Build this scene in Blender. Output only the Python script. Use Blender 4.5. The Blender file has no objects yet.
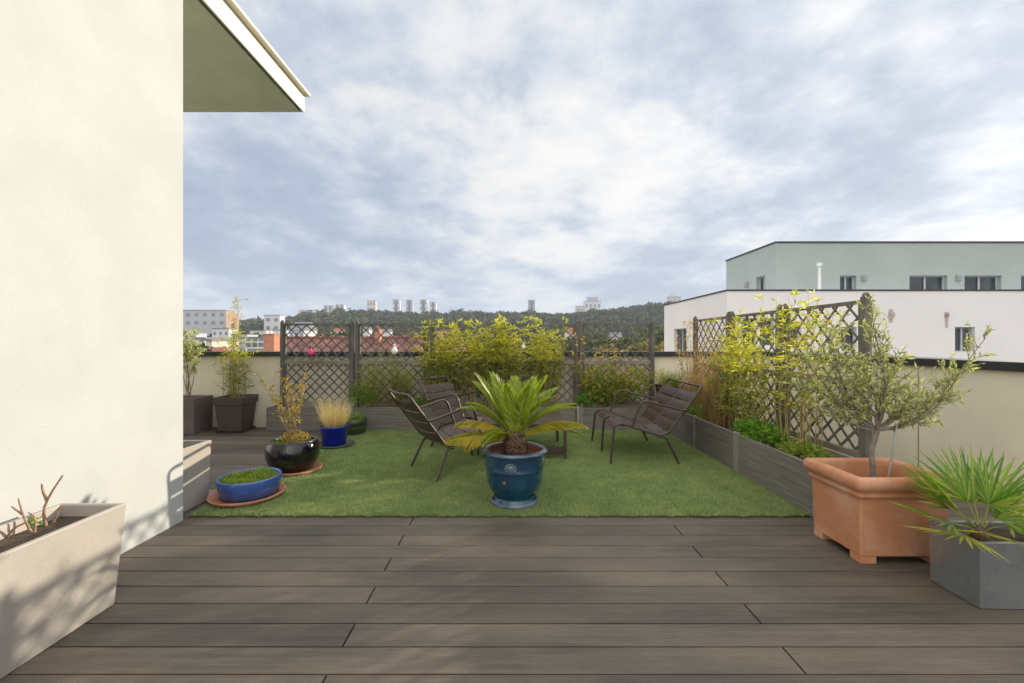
import bpy, math, random
import numpy as np
from mathutils import Vector, Matrix, noise
R = math.radians
random.seed(7); rng = np.random.default_rng(7)
scene = bpy.context.scene
COL = scene.collection
F, H, CX, CY = 430.0, 1.286, 510.4, 342.0
def PX(px, Y): return (px-CX)*Y/F            # photo column at depth -> metres across
def PZ(py, Y): return H-(py-CY)*Y/F
U = random.uniform

# ------------------------------------------------------------------ mesh helpers
class MB:
    def __init__(s): s.v = []; s.f = []; s.sm = []
    def add(s, vs, fs, smooth=False):
        o = len(s.v); s.v.extend([tuple(v) for v in vs])
        for f in fs: s.f.append(tuple(i+o for i in f)); s.sm.append(smooth)
    def box(s, x0, x1, y0, y1, z0, z1, c=0.0):
        if c <= 0:
            vs = [(x, y, z) for z in (z0, z1) for y in (y0, y1) for x in (x0, x1)]
            s.add(vs, [(0,2,3,1),(4,5,7,6),(0,1,5,4),(2,6,7,3),(0,4,6,2),(1,3,7,5)])
        else:
            s.frustum(x0, x1, y0, y1, z0, z1, c)
    def frustum(s, x0, x1, y0, y1, z0, z1, c):
        # chamfered box: three nested rings
        def ring(d, z): return [(x0+d,y0+d,z),(x1-d,y0+d,z),(x1-d,y1-d,z),(x0+d,y1-d,z)]
        vs = ring(c,z0)+ring(0,z0+c)+ring(0,z1-c)+ring(c,z1)
        fs = [(3,2,1,0),(12,13,14,15)]
        for k in range(3):
            for i in range(4):
                a=k*4+i; b=k*4+(i+1)%4; fs.append((a,b,b+4,a+4))
        s.add(vs, fs)
    def rings(s, ringlist, close_top=False, close_bot=False, smooth=False):
        n = len(ringlist[0]); vs = [p for r in ringlist for p in r]; fs = []
        for k in range(len(ringlist)-1):
            for i in range(n):
                a=k*n+i; b=k*n+(i+1)%n; fs.append((a,b,b+n,a+n))
        s.add(vs, fs, smooth)
        if close_bot: s.add(ringlist[0], [tuple(reversed(range(n)))])
        if close_top: s.add(ringlist[-1], [tuple(range(n))])
    def lathe(s, prof, cx=0, cy=0, n=40, sy=1.0, wob=0):
        rl = []
        for (r, z) in prof:
            rl.append([(cx+r*math.cos(2*math.pi*i/n)*(1+wob*math.sin(3*2*math.pi*i/n+z*9)), cy+sy*r*math.sin(2*math.pi*i/n), z) for i in range(n)])
        s.rings(rl, smooth=True)
    def tube(s, pts, r, n=8, cap=True, flat=1.0):
        pts = [Vector(p) for p in pts]
        if not hasattr(r, '__len__'): r = [r]*len(pts)
        ref = None; rl = []
        for i, p in enumerate(pts):
            t = (pts[min(i+1,len(pts)-1)]-pts[max(i-1,0)])
            if t.length < 1e-9: t = Vector((0,0,1))
            t.normalize()
            if ref is None:
                ref = t.cross(Vector((0,0,1)))
                if ref.length < .05: ref = t.cross(Vector((0,1,0)))
            ref = ref - t*ref.dot(t)
            if ref.length < 1e-6: ref = t.orthogonal()
            ref.normalize(); b = t.cross(ref)
            rl.append([p+ref*(r[i]*math.cos(2*math.pi*k/n))+b*(r[i]*flat*math.sin(2*math.pi*k/n)) for k in range(n)])
        s.rings(rl, close_top=cap, close_bot=cap, smooth=True)
    def leaf(s, p, d, nrm, L, W, fold=.25, at=.4):
        d = d.normalized(); side = d.cross(nrm)
        if side.length < 1e-4: side = d.orthogonal()
        side.normalize(); up = side.cross(d)
        q = p+d*(L*at)+up*(W*fold)
        s.add([p, q+side*(W/2), p+d*L, q-side*(W/2), p+d*(L*at)], [(0,4,1),(4,2,1),(0,3,4),(4,3,2)])
    def blade(s, p, d, L, W, bend, seg=4, nrm=None):
        d = d.normalized(); side = d.cross(Vector((0,0,1)) if abs(d.z)<.98 else Vector((1,0,0)))
        a = U(0, 6.28); side.normalize()
        side = (Matrix.Rotation(a, 3, d) @ side)
        g = Vector((d.x, d.y, 0)); 
        if g.length < .01: g = Vector((math.cos(a), math.sin(a), 0))
        g.normalize(); vs = []; 
        for i in range(seg+1):
            t = i/seg
            c = p + d*(L*t) + (g*.6+Vector((0,0,-.7)))*(bend*L*t*t)
            w = W*(1-t)**.7*.5 + .0001
            vs += [c-side*w, c+side*w]
        s.add(vs, [(2*i,2*i+1,2*i+3,2*i+2) for i in range(seg)])
    def build(s, name, mat, parent=None, loc=None):
        me = bpy.data.meshes.new(name)
        me.from_pydata([tuple(v) for v in s.v], [], s.f)
        me.polygons.foreach_set('use_smooth', s.sm)
        me.materials.append(mat); me.update()
        o = bpy.data.objects.new(name, me); COL.objects.link(o)
        if parent: o.parent = parent
        if loc: o.location = loc
        return o

def thing(name, label, cat, loc=(0,0,0), rz=0, group=None):
    o = bpy.data.objects.new(name, None); COL.objects.link(o); o.empty_display_size = .1
    o.location = loc; o.rotation_euler = (0,0,rz)
    tag(o, label, cat, group); return o
def tag(o, label=None, cat=None, group=None, kind=None):
    if label: o['label'] = label
    if cat: o['category'] = cat
    if group: o['group'] = group
    if kind: o['kind'] = kind
    return o
def chaikin(pts, it=2, closed=False):
    pts = [Vector(p) for p in pts]
    for _ in range(it):
        q = [pts[0]]
        for a, b in zip(pts[:-1], pts[1:]):
            q += [a*.75+b*.25, a*.25+b*.75]
        q.append(pts[-1]); pts = q
    return pts
def fillet(pts, r, n=5):
    pts = [Vector(p) for p in pts]; out = [pts[0]]
    for a, b, c in zip(pts[:-2], pts[1:-1], pts[2:]):
        d0 = (a-b); d1 = (c-b); rr = min(r, d0.length*.48, d1.length*.48)
        p0 = b+d0.normalized()*rr; p1 = b+d1.normalized()*rr
        for i in range(n+1):
            t = i/n; out.append(p0*(1-t)**2+b*2*t*(1-t)+p1*t*t)
    out.append(pts[-1]); return out

# ------------------------------------------------------------------ materials
def newmat(name):
    m = bpy.data.materials.new(name); m.use_nodes = True
    nt = m.node_tree; b = nt.nodes['Principled BSDF']; return m, nt, b
def N(nt, t, **kw):
    n = nt.nodes.new(t)
    for k, v in kw.items(): setattr(n, k, v)
    return n
def setramp(r, stops):
    while len(r.color_ramp.elements) > 1: r.color_ramp.elements.remove(r.color_ramp.elements[0])
    r.color_ramp.elements[0].position = stops[0][0]; r.color_ramp.elements[0].color = (*stops[0][1], 1)
    for p, c in stops[1:]:
        e = r.color_ramp.elements.new(p); e.color = (*c, 1)
def lk(nt, a, b): nt.links.new(a, b)
def mixc(nt, fac, a, b, blend='MIX'):
    m = N(nt, 'ShaderNodeMix', data_type='RGBA', blend_type=blend)
    for s, v in ((m.inputs[0], fac), (m.inputs[6], a), (m.inputs[7], b)):
        if hasattr(v, 'is_output'): lk(nt, v, s)
        else: s.default_value = v if not isinstance(v, tuple) else (*v, 1)
    return m.outputs[2]
def mat(name, col, rough=.6, metal=0, var=.12, scale=6, detail=5, stretch=(1,1,1), bump=0, bscale=60, col2=None, lo=.35, hi=.7, coat=0, spec=.5, fine=0, fscale=200, rvar=0):
    m, nt, b = newmat(name)
    tc = N(nt, 'ShaderNodeTexCoord'); mp = N(nt, 'ShaderNodeMapping'); mp.inputs['Scale'].default_value = stretch
    lk(nt, tc.outputs['Object'], mp.inputs['Vector'])
    nz = N(nt, 'ShaderNodeTexNoise'); nz.inputs['Scale'].default_value = scale; nz.inputs['Detail'].default_value = detail
    nz.inputs['Roughness'].default_value = .62
    lk(nt, mp.outputs[0], nz.inputs['Vector'])
    r = N(nt, 'ShaderNodeValToRGB'); c2 = col2 or tuple(min(1, c*(1+var)) for c in col)
    c1 = col if col2 else tuple(c*(1-var) for c in col)
    setramp(r, [(lo, c1), (hi, c2)]); lk(nt, nz.outputs['Fac'], r.inputs[0])
    out = r.outputs[0]
    if fine:
        n2 = N(nt, 'ShaderNodeTexNoise'); n2.inputs['Scale'].default_value = fscale; n2.inputs['Detail'].default_value = 2
        lk(nt, mp.outputs[0], n2.inputs['Vector'])
        r2 = N(nt, 'ShaderNodeValToRGB'); setramp(r2, [(.3, (1-fine,)*3), (.7, (1+0*fine,)*3)]); lk(nt, n2.outputs['Fac'], r2.inputs[0])
        out = mixc(nt, 1.0, out, r2.outputs[0], 'MULTIPLY')
    lk(nt, out, b.inputs['Base Color'])
    b.inputs['Roughness'].default_value = rough; b.inputs['Metallic'].default_value = metal
    b.inputs['Coat Weight'].default_value = coat; b.inputs['Coat Roughness'].default_value = .08
    b.inputs['Specular IOR Level'].default_value = spec
    if rvar:
        mr = N(nt, 'ShaderNodeMapRange'); mr.inputs['To Min'].default_value = max(0.02, rough-rvar); mr.inputs['To Max'].default_value = min(1, rough+rvar)
        lk(nt, nz.outputs['Fac'], mr.inputs['Value']); lk(nt, mr.outputs[0], b.inputs['Roughness'])
    if bump:
        n3 = N(nt, 'ShaderNodeTexNoise'); n3.inputs['Scale'].default_value = bscale; n3.inputs['Detail'].default_value = 4
        lk(nt, mp.outputs[0], n3.inputs['Vector'])
        bp = N(nt, 'ShaderNodeBump'); bp.inputs['Strength'].default_value = bump; bp.inputs['Distance'].default_value = .004
        lk(nt, n3.outputs['Fac'], bp.inputs['Height']); lk(nt, bp.outputs[0], b.inputs['Normal'])
    return m
def leafmat(name, stops, trans=.4, rough=.45, big=None):
    m, nt, b = newmat(name)
    g = N(nt, 'ShaderNodeNewGeometry'); r = N(nt, 'ShaderNodeValToRGB'); setramp(r, stops)
    lk(nt, g.outputs['Random Per Island'], r.inputs[0]); out = r.outputs[0]
    lk(nt, out, b.inputs['Base Color']); b.inputs['Roughness'].default_value = rough
    t = N(nt, 'ShaderNodeBsdfTranslucent')
    tcol = mixc(nt, 1.0, out, (1.5, 1.55, .7), 'MULTIPLY'); 
    lk(nt, tcol, t.inputs['Color'])
    mx = N(nt, 'ShaderNodeMixShader'); mx.inputs[0].default_value = trans
    lk(nt, b.outputs[0], mx.inputs[1]); lk(nt, t.outputs[0], mx.inputs[2])
    lk(nt, mx.outputs[0], nt.nodes['Material Output'].inputs['Surface']); return m

M = {}
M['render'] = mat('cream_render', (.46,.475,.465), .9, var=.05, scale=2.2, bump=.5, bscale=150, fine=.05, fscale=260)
M['soffit'] = mat('green_soffit_paint', (.76,.85,.60), .7, var=.10, scale=1.3)
M['fascia'] = mat('cream_fascia', (.80,.76,.64), .8, var=.05, scale=3, fine=.08)
M['parapet'] = mat('parapet_render', (.86,.79,.62), .9, var=.07, scale=1.6, bump=.35, bscale=120, fine=.06, fscale=180)
M['coping'] = mat('coping_metal', (.045,.05,.05), .5, metal=.4, var=.2, scale=3, rvar=.12)
M['zinc_coping'] = mat('lead_coping', (.17,.19,.21), .5, metal=.2, var=.2, scale=3)
M['soil'] = mat('soil', (.035,.024,.016), .95, col2=(.10,.07,.045), scale=25, bump=1, bscale=60)
M['chair'] = mat('brown_metal', (.060,.038,.031), .42, var=.10, scale=8, fine=.06, fscale=150)
M['trellis'] = mat('weathered_trellis_wood', (.085,.079,.07), .85, col2=(.19,.178,.157), scale=7, stretch=(1,1,.35), bump=.5, bscale=40)
M['trellis_rail'] = mat('weathered_rail_wood', (.17,.15,.115), .85, col2=(.29,.255,.20), scale=9, stretch=(.3,.3,1), bump=.4, bscale=40)
M['bedboard'] = mat('composite_bed_board', (.145,.13,.112), .75, col2=(.25,.23,.205), scale=4, stretch=(.6,.6,14), bump=.35, bscale=40, fine=.12, fscale=90)
M['bedpost'] = mat('composite_bed_post', (.20,.185,.16), .8, col2=(.33,.305,.27), scale=6, stretch=(5,5,1))
M['taupe'] = mat('taupe_planter', (.385,.35,.31), .65, var=.10, scale=3, fine=.07, fscale=120, bump=.12, bscale=90)
M['dark_taupe'] = mat('brown_grey_planter', (.17,.13,.125), .6, var=.12, scale=4)
M['brown_pot'] = mat('brown_resin', (.085,.062,.05), .6, var=.15, scale=5)
M['terracotta'] = mat('terracotta_clay', (.50,.215,.105), .85, col2=(.61,.345,.225), scale=3.6, detail=8, lo=.44, hi=.66, bump=.3, bscale=50, fine=.10, fscale=80)
M['saucer_clay'] = mat('saucer_clay', (.45,.17,.09), .75, col2=(.58,.30,.19), scale=9, fine=.08)
M['zinc'] = mat('zinc_sheet', (.34,.385,.415), .30, metal=.75, col2=(.44,.485,.51), scale=2.5, detail=4, rvar=.14)
M['blue_urn'] = mat('blue_glaze', (.005,.030,.078), .16, col2=(.012,.085,.14), scale=4, lo=.35, hi=.7, coat=.6)
M['urn_rim'] = mat('worn_blue_glaze', (.035,.075,.14), .28, col2=(.16,.19,.24), scale=11, lo=.4, hi=.75, coat=.4)
M['urn_in'] = mat('brown_glaze_inside', (.20,.07,.035), .4, var=.25, scale=10)
M['blue_bowl'] = mat('cobalt_glaze', (.03,.075,.30), .22, col2=(.055,.13,.40), scale=5, coat=.5)
M['blue_pot'] = mat('royal_blue_glaze', (.006,.014,.28), .3, col2=(.01,.022,.36), scale=5, coat=.3)
M['black_pot'] = mat('black_glaze', (.006,.006,.007), .1, var=.3, scale=6, coat=.8)
M['black_rim'] = mat('black_glaze_rim', (.05,.048,.045), .25, var=.3, scale=20)
M['green_pot'] = mat('olive_green_glaze', (.03,.045,.02), .35, col2=(.06,.075,.03), scale=6, coat=.3)
M['black_plastic'] = mat('black_plastic', (.02,.02,.022), .5)
M['slate'] = mat('slate_saucer', (.05,.055,.065), .45)
M['bark'] = mat('grey_bark', (.15,.125,.10), .9, col2=(.30,.26,.21), scale=18, bump=.6, bscale=70)
M['twig'] = mat('reddish_bare_twig', (.22,.13,.08), .85, col2=(.42,.29,.19), scale=45, bump=.5, bscale=120)
M['cane'] = mat('bamboo_cane', (.34,.27,.09), .5, col2=(.45,.33,.14), scale=20)
M['stem'] = mat('brown_stem', (.24,.15,.09), .8, col2=(.36,.24,.16), scale=30)
M['stake'] = mat('galvanised_stake', (.45,.48,.5), .45, metal=.6)
M['palm_trunk'] = mat('palm_trunk', (.03,.018,.012), .9, col2=(.22,.13,.07), scale=40, bump=1, bscale=60)
M['white_wall'] = mat('white_render', (.78,.755,.76), .9, var=.03, scale=.3, fine=.03, fscale=5)
M['pink_wall'] = M['white_wall']
M['green_wall'] = mat('sage_render', (.37,.43,.41), .85, var=.05, scale=.3, fine=.05, fscale=4)
M['dark_trim'] = mat('dark_roof_trim', (.05,.05,.055), .6)
M['frame_grey'] = mat('pale_window_frame', (.45,.47,.48), .5)
M['stain'] = mat('rust_stain', (.34,.27,.245), .9, col2=(.62,.56,.54), scale=3)
M['lamp_grey'] = mat('lamp_grey', (.30,.30,.29), .5)
M['pipe'] = mat('white_pipe', (.75,.77,.78), .4)
M['bulb_pink'] = mat('pink_lampion', (.80,.06,.28), .35)
M['bulb_white'] = mat('white_lampion', (.80,.80,.78), .35)
M['cap_black'] = mat('black_cap', (.02,.02,.02), .4)
def glassmat(name, col, rough=.08):
    m, nt, b = newmat(name)
    b.inputs['Base Color'].default_value = (*col, 1); b.inputs['Roughness'].default_value = rough; b.inputs['Specular IOR Level'].default_value = .8
    tc = N(nt,'ShaderNodeTexCoord'); nz = N(nt,'ShaderNodeTexNoise'); nz.inputs['Scale'].default_value=.8; lk(nt,tc.outputs['Object'],nz.inputs['Vector'])
    r = N(nt,'ShaderNodeValToRGB'); setramp(r,[(.35,tuple(c*.6 for c in col)),(.7,tuple(c*1.5 for c in col))]); lk(nt,nz.outputs['Fac'],r.inputs[0]); lk(nt,r.outputs[0],b.inputs['Base Color'])
    return m
M['glass'] = glassmat('window_glass', (.035,.045,.055))
M['far_glass'] = glassmat('far_window_glass', (.17,.20,.24), .4)

# deck boards: grain streaks, a tone per board, dry pale stains
def deckmat():
    m, nt, b = newmat('composite_deck')
    tc = N(nt, 'ShaderNodeTexCoord'); g = N(nt, 'ShaderNodeNewGeometry')
    mp = N(nt, 'ShaderNodeMapping'); mp.inputs['Scale'].default_value = (.7, 14, 1); lk(nt, tc.outputs['Object'], mp.inputs['Vector'])
    off = N(nt,'ShaderNodeVectorMath', operation='ADD'); lk(nt, mp.outputs[0], off.inputs[0])
    cmb = N(nt,'ShaderNodeCombineXYZ'); mul = N(nt,'ShaderNodeMath', operation='MULTIPLY'); mul.inputs[1].default_value=37
    lk(nt, g.outputs['Random Per Island'], mul.inputs[0]); lk(nt, mul.outputs[0], cmb.inputs[0]); lk(nt, cmb.outputs[0], off.inputs[1])
    n1 = N(nt, 'ShaderNodeTexNoise'); n1.inputs['Scale'].default_value = 2.2; n1.inputs['Detail'].default_value = 7; n1.inputs['Roughness'].default_value=.6; lk(nt, off.outputs[0], n1.inputs['Vector'])
    r1 = N(nt, 'ShaderNodeValToRGB'); setramp(r1, [(.32, (.060,.049,.039)), (.52, (.082,.068,.054)), (.72, (.118,.098,.078))]); lk(nt, n1.outputs['Fac'], r1.inputs[0])
    mp2 = N(nt, 'ShaderNodeMapping'); mp2.inputs['Scale'].default_value = (.6, 1.5, 1); lk(nt, tc.outputs['Object'], mp2.inputs['Vector'])
    n2 = N(nt, 'ShaderNodeTexNoise'); n2.inputs['Scale'].default_value = 1.6; n2.inputs['Detail'].default_value = 6; lk(nt, mp2.outputs[0], n2.inputs['Vector'])
    r2 = N(nt, 'ShaderNodeValToRGB'); setramp(r2, [(.40, (0,0,0)), (.72, (1,1,1))]); lk(nt, n2.outputs['Fac'], r2.inputs[0])
    c = mixc(nt, r2.outputs[0], r1.outputs[0], (.155,.125,.092))
    hs = N(nt, 'ShaderNodeMapRange'); hs.inputs['To Min'].default_value=.78; hs.inputs['To Max'].default_value=1.16; lk(nt, g.outputs['Random Per Island'], hs.inputs['Value'])
    c = mixc(nt, 1.0, c, hs.outputs[0], 'MULTIPLY')
    # fine scratches and crumbs
    mp3 = N(nt, 'ShaderNodeMapping'); mp3.inputs['Scale'].default_value = (6, 160, 1); lk(nt, tc.outputs['Object'], mp3.inputs['Vector'])
    n3 = N(nt, 'ShaderNodeTexNoise'); n3.inputs['Scale'].default_value = 1.5; n3.inputs['Detail'].default_value = 5; lk(nt, mp3.outputs[0], n3.inputs['Vector'])
    r3 = N(nt, 'ShaderNodeValToRGB'); setramp(r3, [(.3, (.80,.80,.80)), (.7, (1.12,1.12,1.12))]); lk(nt, n3.outputs['Fac'], r3.inputs[0])
    c = mixc(nt, 1.0, c, r3.outputs[0], 'MULTIPLY')
    vo = N(nt, 'ShaderNodeTexVoronoi'); vo.inputs['Scale'].default_value = 9; lk(nt, tc.outputs['Object'], vo.inputs['Vector'])
    lt = N(nt, 'ShaderNodeMath', operation='LESS_THAN'); lt.inputs[1].default_value = .028; lk(nt, vo.outputs['Distance'], lt.inputs[0])
    mm = N(nt, 'ShaderNodeMath', operation='MULTIPLY'); mm.inputs[1].default_value = .35; lk(nt, lt.outputs[0], mm.inputs[0])
    c = mixc(nt, mm.outputs[0], c, (.36,.31,.25))
    lk(nt, c, b.inputs['Base Color'])
    rr = N(nt, 'ShaderNodeMapRange'); rr.inputs['To Min'].default_value=.5; rr.inputs['To Max'].default_value=.75; lk(nt, n1.outputs['Fac'], rr.inputs['Value']); lk(nt, rr.outputs[0], b.inputs['Roughness'])
    wv = N(nt, 'ShaderNodeTexWave', wave_type='BANDS', bands_direction='Y'); wv.inputs['Scale'].default_value = 30; wv.inputs['Distortion'].default_value=.3; lk(nt, tc.outputs['Object'], wv.inputs['Vector'])
    gr = N(nt,'ShaderNodeMapRange'); gr.inputs['To Min'].default_value=.84; gr.inputs['To Max'].default_value=1.06; lk(nt, wv.outputs['Fac'], gr.inputs['Value']); c = mixc(nt, 1.0, c, gr.outputs[0], 'MULTIPLY'); lk(nt, c, b.inputs['Base Color'])
    ad = N(nt,'ShaderNodeMath', operation='ADD'); lk(nt, wv.outputs['Fac'], ad.inputs[0]); lk(nt, n3.outputs['Fac'], ad.inputs[1])
    bp = N(nt, 'ShaderNodeBump'); bp.inputs['Strength'].default_value=.35; bp.inputs['Distance'].default_value=.0015; lk(nt, ad.outputs[0], bp.inputs['Height']); lk(nt, bp.outputs[0], b.inputs['Normal'])
    return m
M['deck'] = deckmat()
def turfmat(name, dark):
    m, nt, b = newmat(name)
    tc = N(nt, 'ShaderNodeTexCoord'); n1 = N(nt, 'ShaderNodeTexNoise'); n1.inputs['Scale'].default_value = 4.5; n1.inputs['Detail'].default_value=8; n1.inputs['Roughness'].default_value=.7; lk(nt, tc.outputs['Object'], n1.inputs['Vector'])
    g = N(nt, 'ShaderNodeNewGeometry'); r = N(nt, 'ShaderNodeValToRGB')
    k = dark
    setramp(r, [(0, (.20*k,.29*k,.10*k)), (.45, (.31*k,.42*k,.16*k)), (.8, (.42*k,.52*k,.23*k)), (1, (.55*k,.60*k,.33*k))])
    lk(nt, g.outputs['Random Per Island'], r.inputs[0])
    r2 = N(nt, 'ShaderNodeValToRGB'); setramp(r2, [(.33, (.78,.82,.80)), (.68, (1.20,1.14,1.06))]); lk(nt, n1.outputs['Fac'], r2.inputs[0])
    c = mixc(nt, 1.0, r.outputs[0], r2.outputs[0], 'MULTIPLY'); lk(nt, c, b.inputs['Base Color']); b.inputs['Roughness'].default_value=.55
    t = N(nt, 'ShaderNodeBsdfTranslucent'); lk(nt, c, t.inputs['Color']); mx = N(nt, 'ShaderNodeMixShader'); mx.inputs[0].default_value=.3
    lk(nt, b.outputs[0], mx.inputs[1]); lk(nt, t.outputs[0], mx.inputs[2]); lk(nt, mx.outputs[0], nt.nodes['Material Output'].inputs['Surface'])
    return m
M['turf'] = turfmat('turf_blades', 1.0); M['turf_base'] = turfmat('turf_backing', .6)
def tilemat():
    m, nt, b = newmat('clay_roof_tiles')
    tc = N(nt, 'ShaderNodeTexCoord'); mp = N(nt, 'ShaderNodeMapping'); mp.inputs['Scale'].default_value = (1,1,1); lk(nt, tc.outputs['Object'], mp.inputs['Vector'])
    br = N(nt, 'ShaderNodeTexBrick'); br.inputs['Scale'].default_value = 1.0; br.inputs['Brick Width'].default_value=.38; br.inputs['Row Height'].default_value=.34
    br.inputs['Mortar Size'].default_value=.05; br.inputs['Color1'].default_value=(.27,.125,.095,1); br.inputs['Color2'].default_value=(.16,.07,.06,1); br.inputs['Mortar'].default_value=(.11,.045,.035,1)
    lk(nt, mp.outputs[0], br.inputs['Vector'])
    nz = N(nt,'ShaderNodeTexNoise'); nz.inputs['Scale'].default_value=.9; nz.inputs['Detail'].default_value=6; lk(nt, tc.outputs['Object'], nz.inputs['Vector'])
    r = N(nt,'ShaderNodeValToRGB'); setramp(r,[(.35,(.6,.62,.66)),(.68,(1.5,1.42,1.35))]); lk(nt,nz.outputs['Fac'],r.inputs[0])
    lk(nt, mixc(nt,1.0,br.outputs[0],r.outputs[0],'MULTIPLY'), b.inputs['Base Color']); b.inputs['Roughness'].default_value=.9
    return m
M['tiles'] = tilemat()
def brickmat():
    m, nt, b = newmat('orange_brick')
    tc = N(nt, 'ShaderNodeTexCoord'); mp = N(nt, 'ShaderNodeMapping'); mp.inputs['Rotation'].default_value = (R(90),0,0); lk(nt, tc.outputs['Object'], mp.inputs['Vector'])
    br = N(nt, 'ShaderNodeTexBrick'); br.inputs['Scale'].default_value = 1.0; br.inputs['Brick Width'].default_value=.25; br.inputs['Row Height'].default_value=.1
    br.inputs['Mortar Size'].default_value=.012; br.inputs['Color1'].default_value=(.50,.21,.11,1); br.inputs['Color2'].default_value=(.40,.16,.09,1); br.inputs['Mortar'].default_value=(.42,.27,.2,1)
    lk(nt, mp.outputs[0], br.inputs['Vector']); lk(nt, br.outputs[0], b.inputs['Base Color']); b.inputs['Roughness'].default_value=.9
    return m
M['brick'] = brickmat()
Lm = {}
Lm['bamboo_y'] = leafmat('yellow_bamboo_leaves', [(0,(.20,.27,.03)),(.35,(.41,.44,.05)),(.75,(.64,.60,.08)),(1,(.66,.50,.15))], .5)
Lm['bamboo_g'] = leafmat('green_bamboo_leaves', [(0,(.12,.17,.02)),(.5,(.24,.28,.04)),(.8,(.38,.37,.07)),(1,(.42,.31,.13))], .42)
Lm['dry_grass'] = leafmat('reddish_dry_blades', [(0,(.26,.17,.09)),(.5,(.42,.26,.14)),(.8,(.50,.36,.20)),(1,(.20,.22,.05))], .35, .7)
Lm['straw'] = leafmat('straw_plumes', [(0,(.62,.47,.28)),(.5,(.78,.64,.43)),(1,(.86,.76,.58))], .4, .7)
Lm['lush'] = leafmat('lush_green_leaves', [(0,(.08,.18,.02)),(.5,(.15,.31,.035)),(1,(.28,.45,.05))], .42)
Lm['mid'] = leafmat('mid_green_leaves', [(0,(.12,.19,.03)),(.5,(.24,.32,.05)),(.85,(.36,.42,.07)),(1,(.48,.36,.10))], .42)
Lm['ochre'] = leafmat('yellow_orange_leaves', [(0,(.30,.28,.03)),(.5,(.52,.40,.06)),(1,(.60,.33,.12))], .45)
Lm['stonecrop'] = leafmat('stonecrop_leaves', [(0,(.13,.22,.02)),(.6,(.26,.36,.03)),(1,(.36,.40,.06))], .4)
Lm['olive'] = leafmat('olive_leaves', [(0,(.17,.19,.09)),(.45,(.30,.32,.16)),(.8,(.42,.43,.23)),(1,(.55,.54,.17))], .33, .5)
Lm['pitto'] = leafmat('pale_variegated_leaves', [(0,(.28,.33,.13)),(.5,(.50,.52,.28)),(1,(.62,.60,.36))], .35)
Lm['russet'] = leafmat('russet_yellow_leaves', [(0,(.20,.17,.035)),(.5,(.40,.31,.06)),(.85,(.50,.38,.10)),(1,(.36,.12,.07))], .35)
Lm['palm'] = leafmat('cycad_leaflets', [(0,(.14,.22,.02)),(.5,(.28,.36,.035)),(1,(.46,.48,.05))], .42, .35)
Lm['palm_y'] = leafmat('yellowing_cycad_leaflets', [(0,(.26,.32,.03)),(.5,(.55,.50,.05)),(.82,(.68,.46,.05)),(1,(.60,.26,.05))], .42, .4)
Lm['palm_r'] = mat('cycad_rachis', (.20,.22,.05), .5)
Lm['fan_y'] = leafmat('yellowing_fan_segments', [(0,(.20,.24,.03)),(.5,(.36,.36,.05)),(1,(.48,.42,.10))], .4, .4)
Lm['fan'] = leafmat('fan_palm_segments', [(0,(.09,.19,.025)),(.5,(.19,.33,.045)),(.85,(.32,.43,.07)),(1,(.38,.34,.07))], .38, .4)
def forestmat():
    m, nt, b = newmat('forest_leaves'); tc = N(nt,'ShaderNodeTexCoord'); mp = N(nt,'ShaderNodeMapping'); mp.inputs['Scale'].default_value=(1,.35,1); lk(nt,tc.outputs['Object'],mp.inputs['Vector'])
    nz = N(nt,'ShaderNodeTexNoise'); nz.inputs['Scale'].default_value=.028; nz.inputs['Detail'].default_value=5; nz.inputs['Roughness'].default_value=.65; lk(nt,mp.outputs[0],nz.inputs['Vector'])
    r = N(nt,'ShaderNodeValToRGB'); setramp(r,[(.33,(.016,.028,.014)),(.46,(.030,.046,.018)),(.56,(.052,.066,.024)),(.66,(.095,.095,.034)),(.76,(.12,.09,.035))]); lk(nt,nz.outputs['Fac'],r.inputs[0]); lk(nt,r.outputs[0],b.inputs['Base Color']); b.inputs['Roughness'].default_value=.9; return m
Lm['forest'] = forestmat()
Lm['autumn'] = leafmat('autumn_tree_leaves', [(0,(.09,.09,.02)),(.5,(.20,.16,.03)),(1,(.32,.21,.05))], .2, .8)
Lm['towntree'] = leafmat('town_tree_leaves', [(0,(.03,.05,.015)),(.5,(.06,.09,.025)),(1,(.11,.13,.035))], .2, .8)

# ------------------------------------------------------------------ camera
cam = bpy.data.cameras.new('camera'); co = bpy.data.objects.new('camera', cam); COL.objects.link(co)
co.location = (0,0,H); co.rotation_euler = (R(90),0,0)
cam.sensor_width = 36; cam.lens = F/1024*36; cam.shift_x = 1.6/1024; cam.shift_y = .5/1024
cam.clip_start = .05; cam.clip_end = 20000; scene.camera = co

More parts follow.
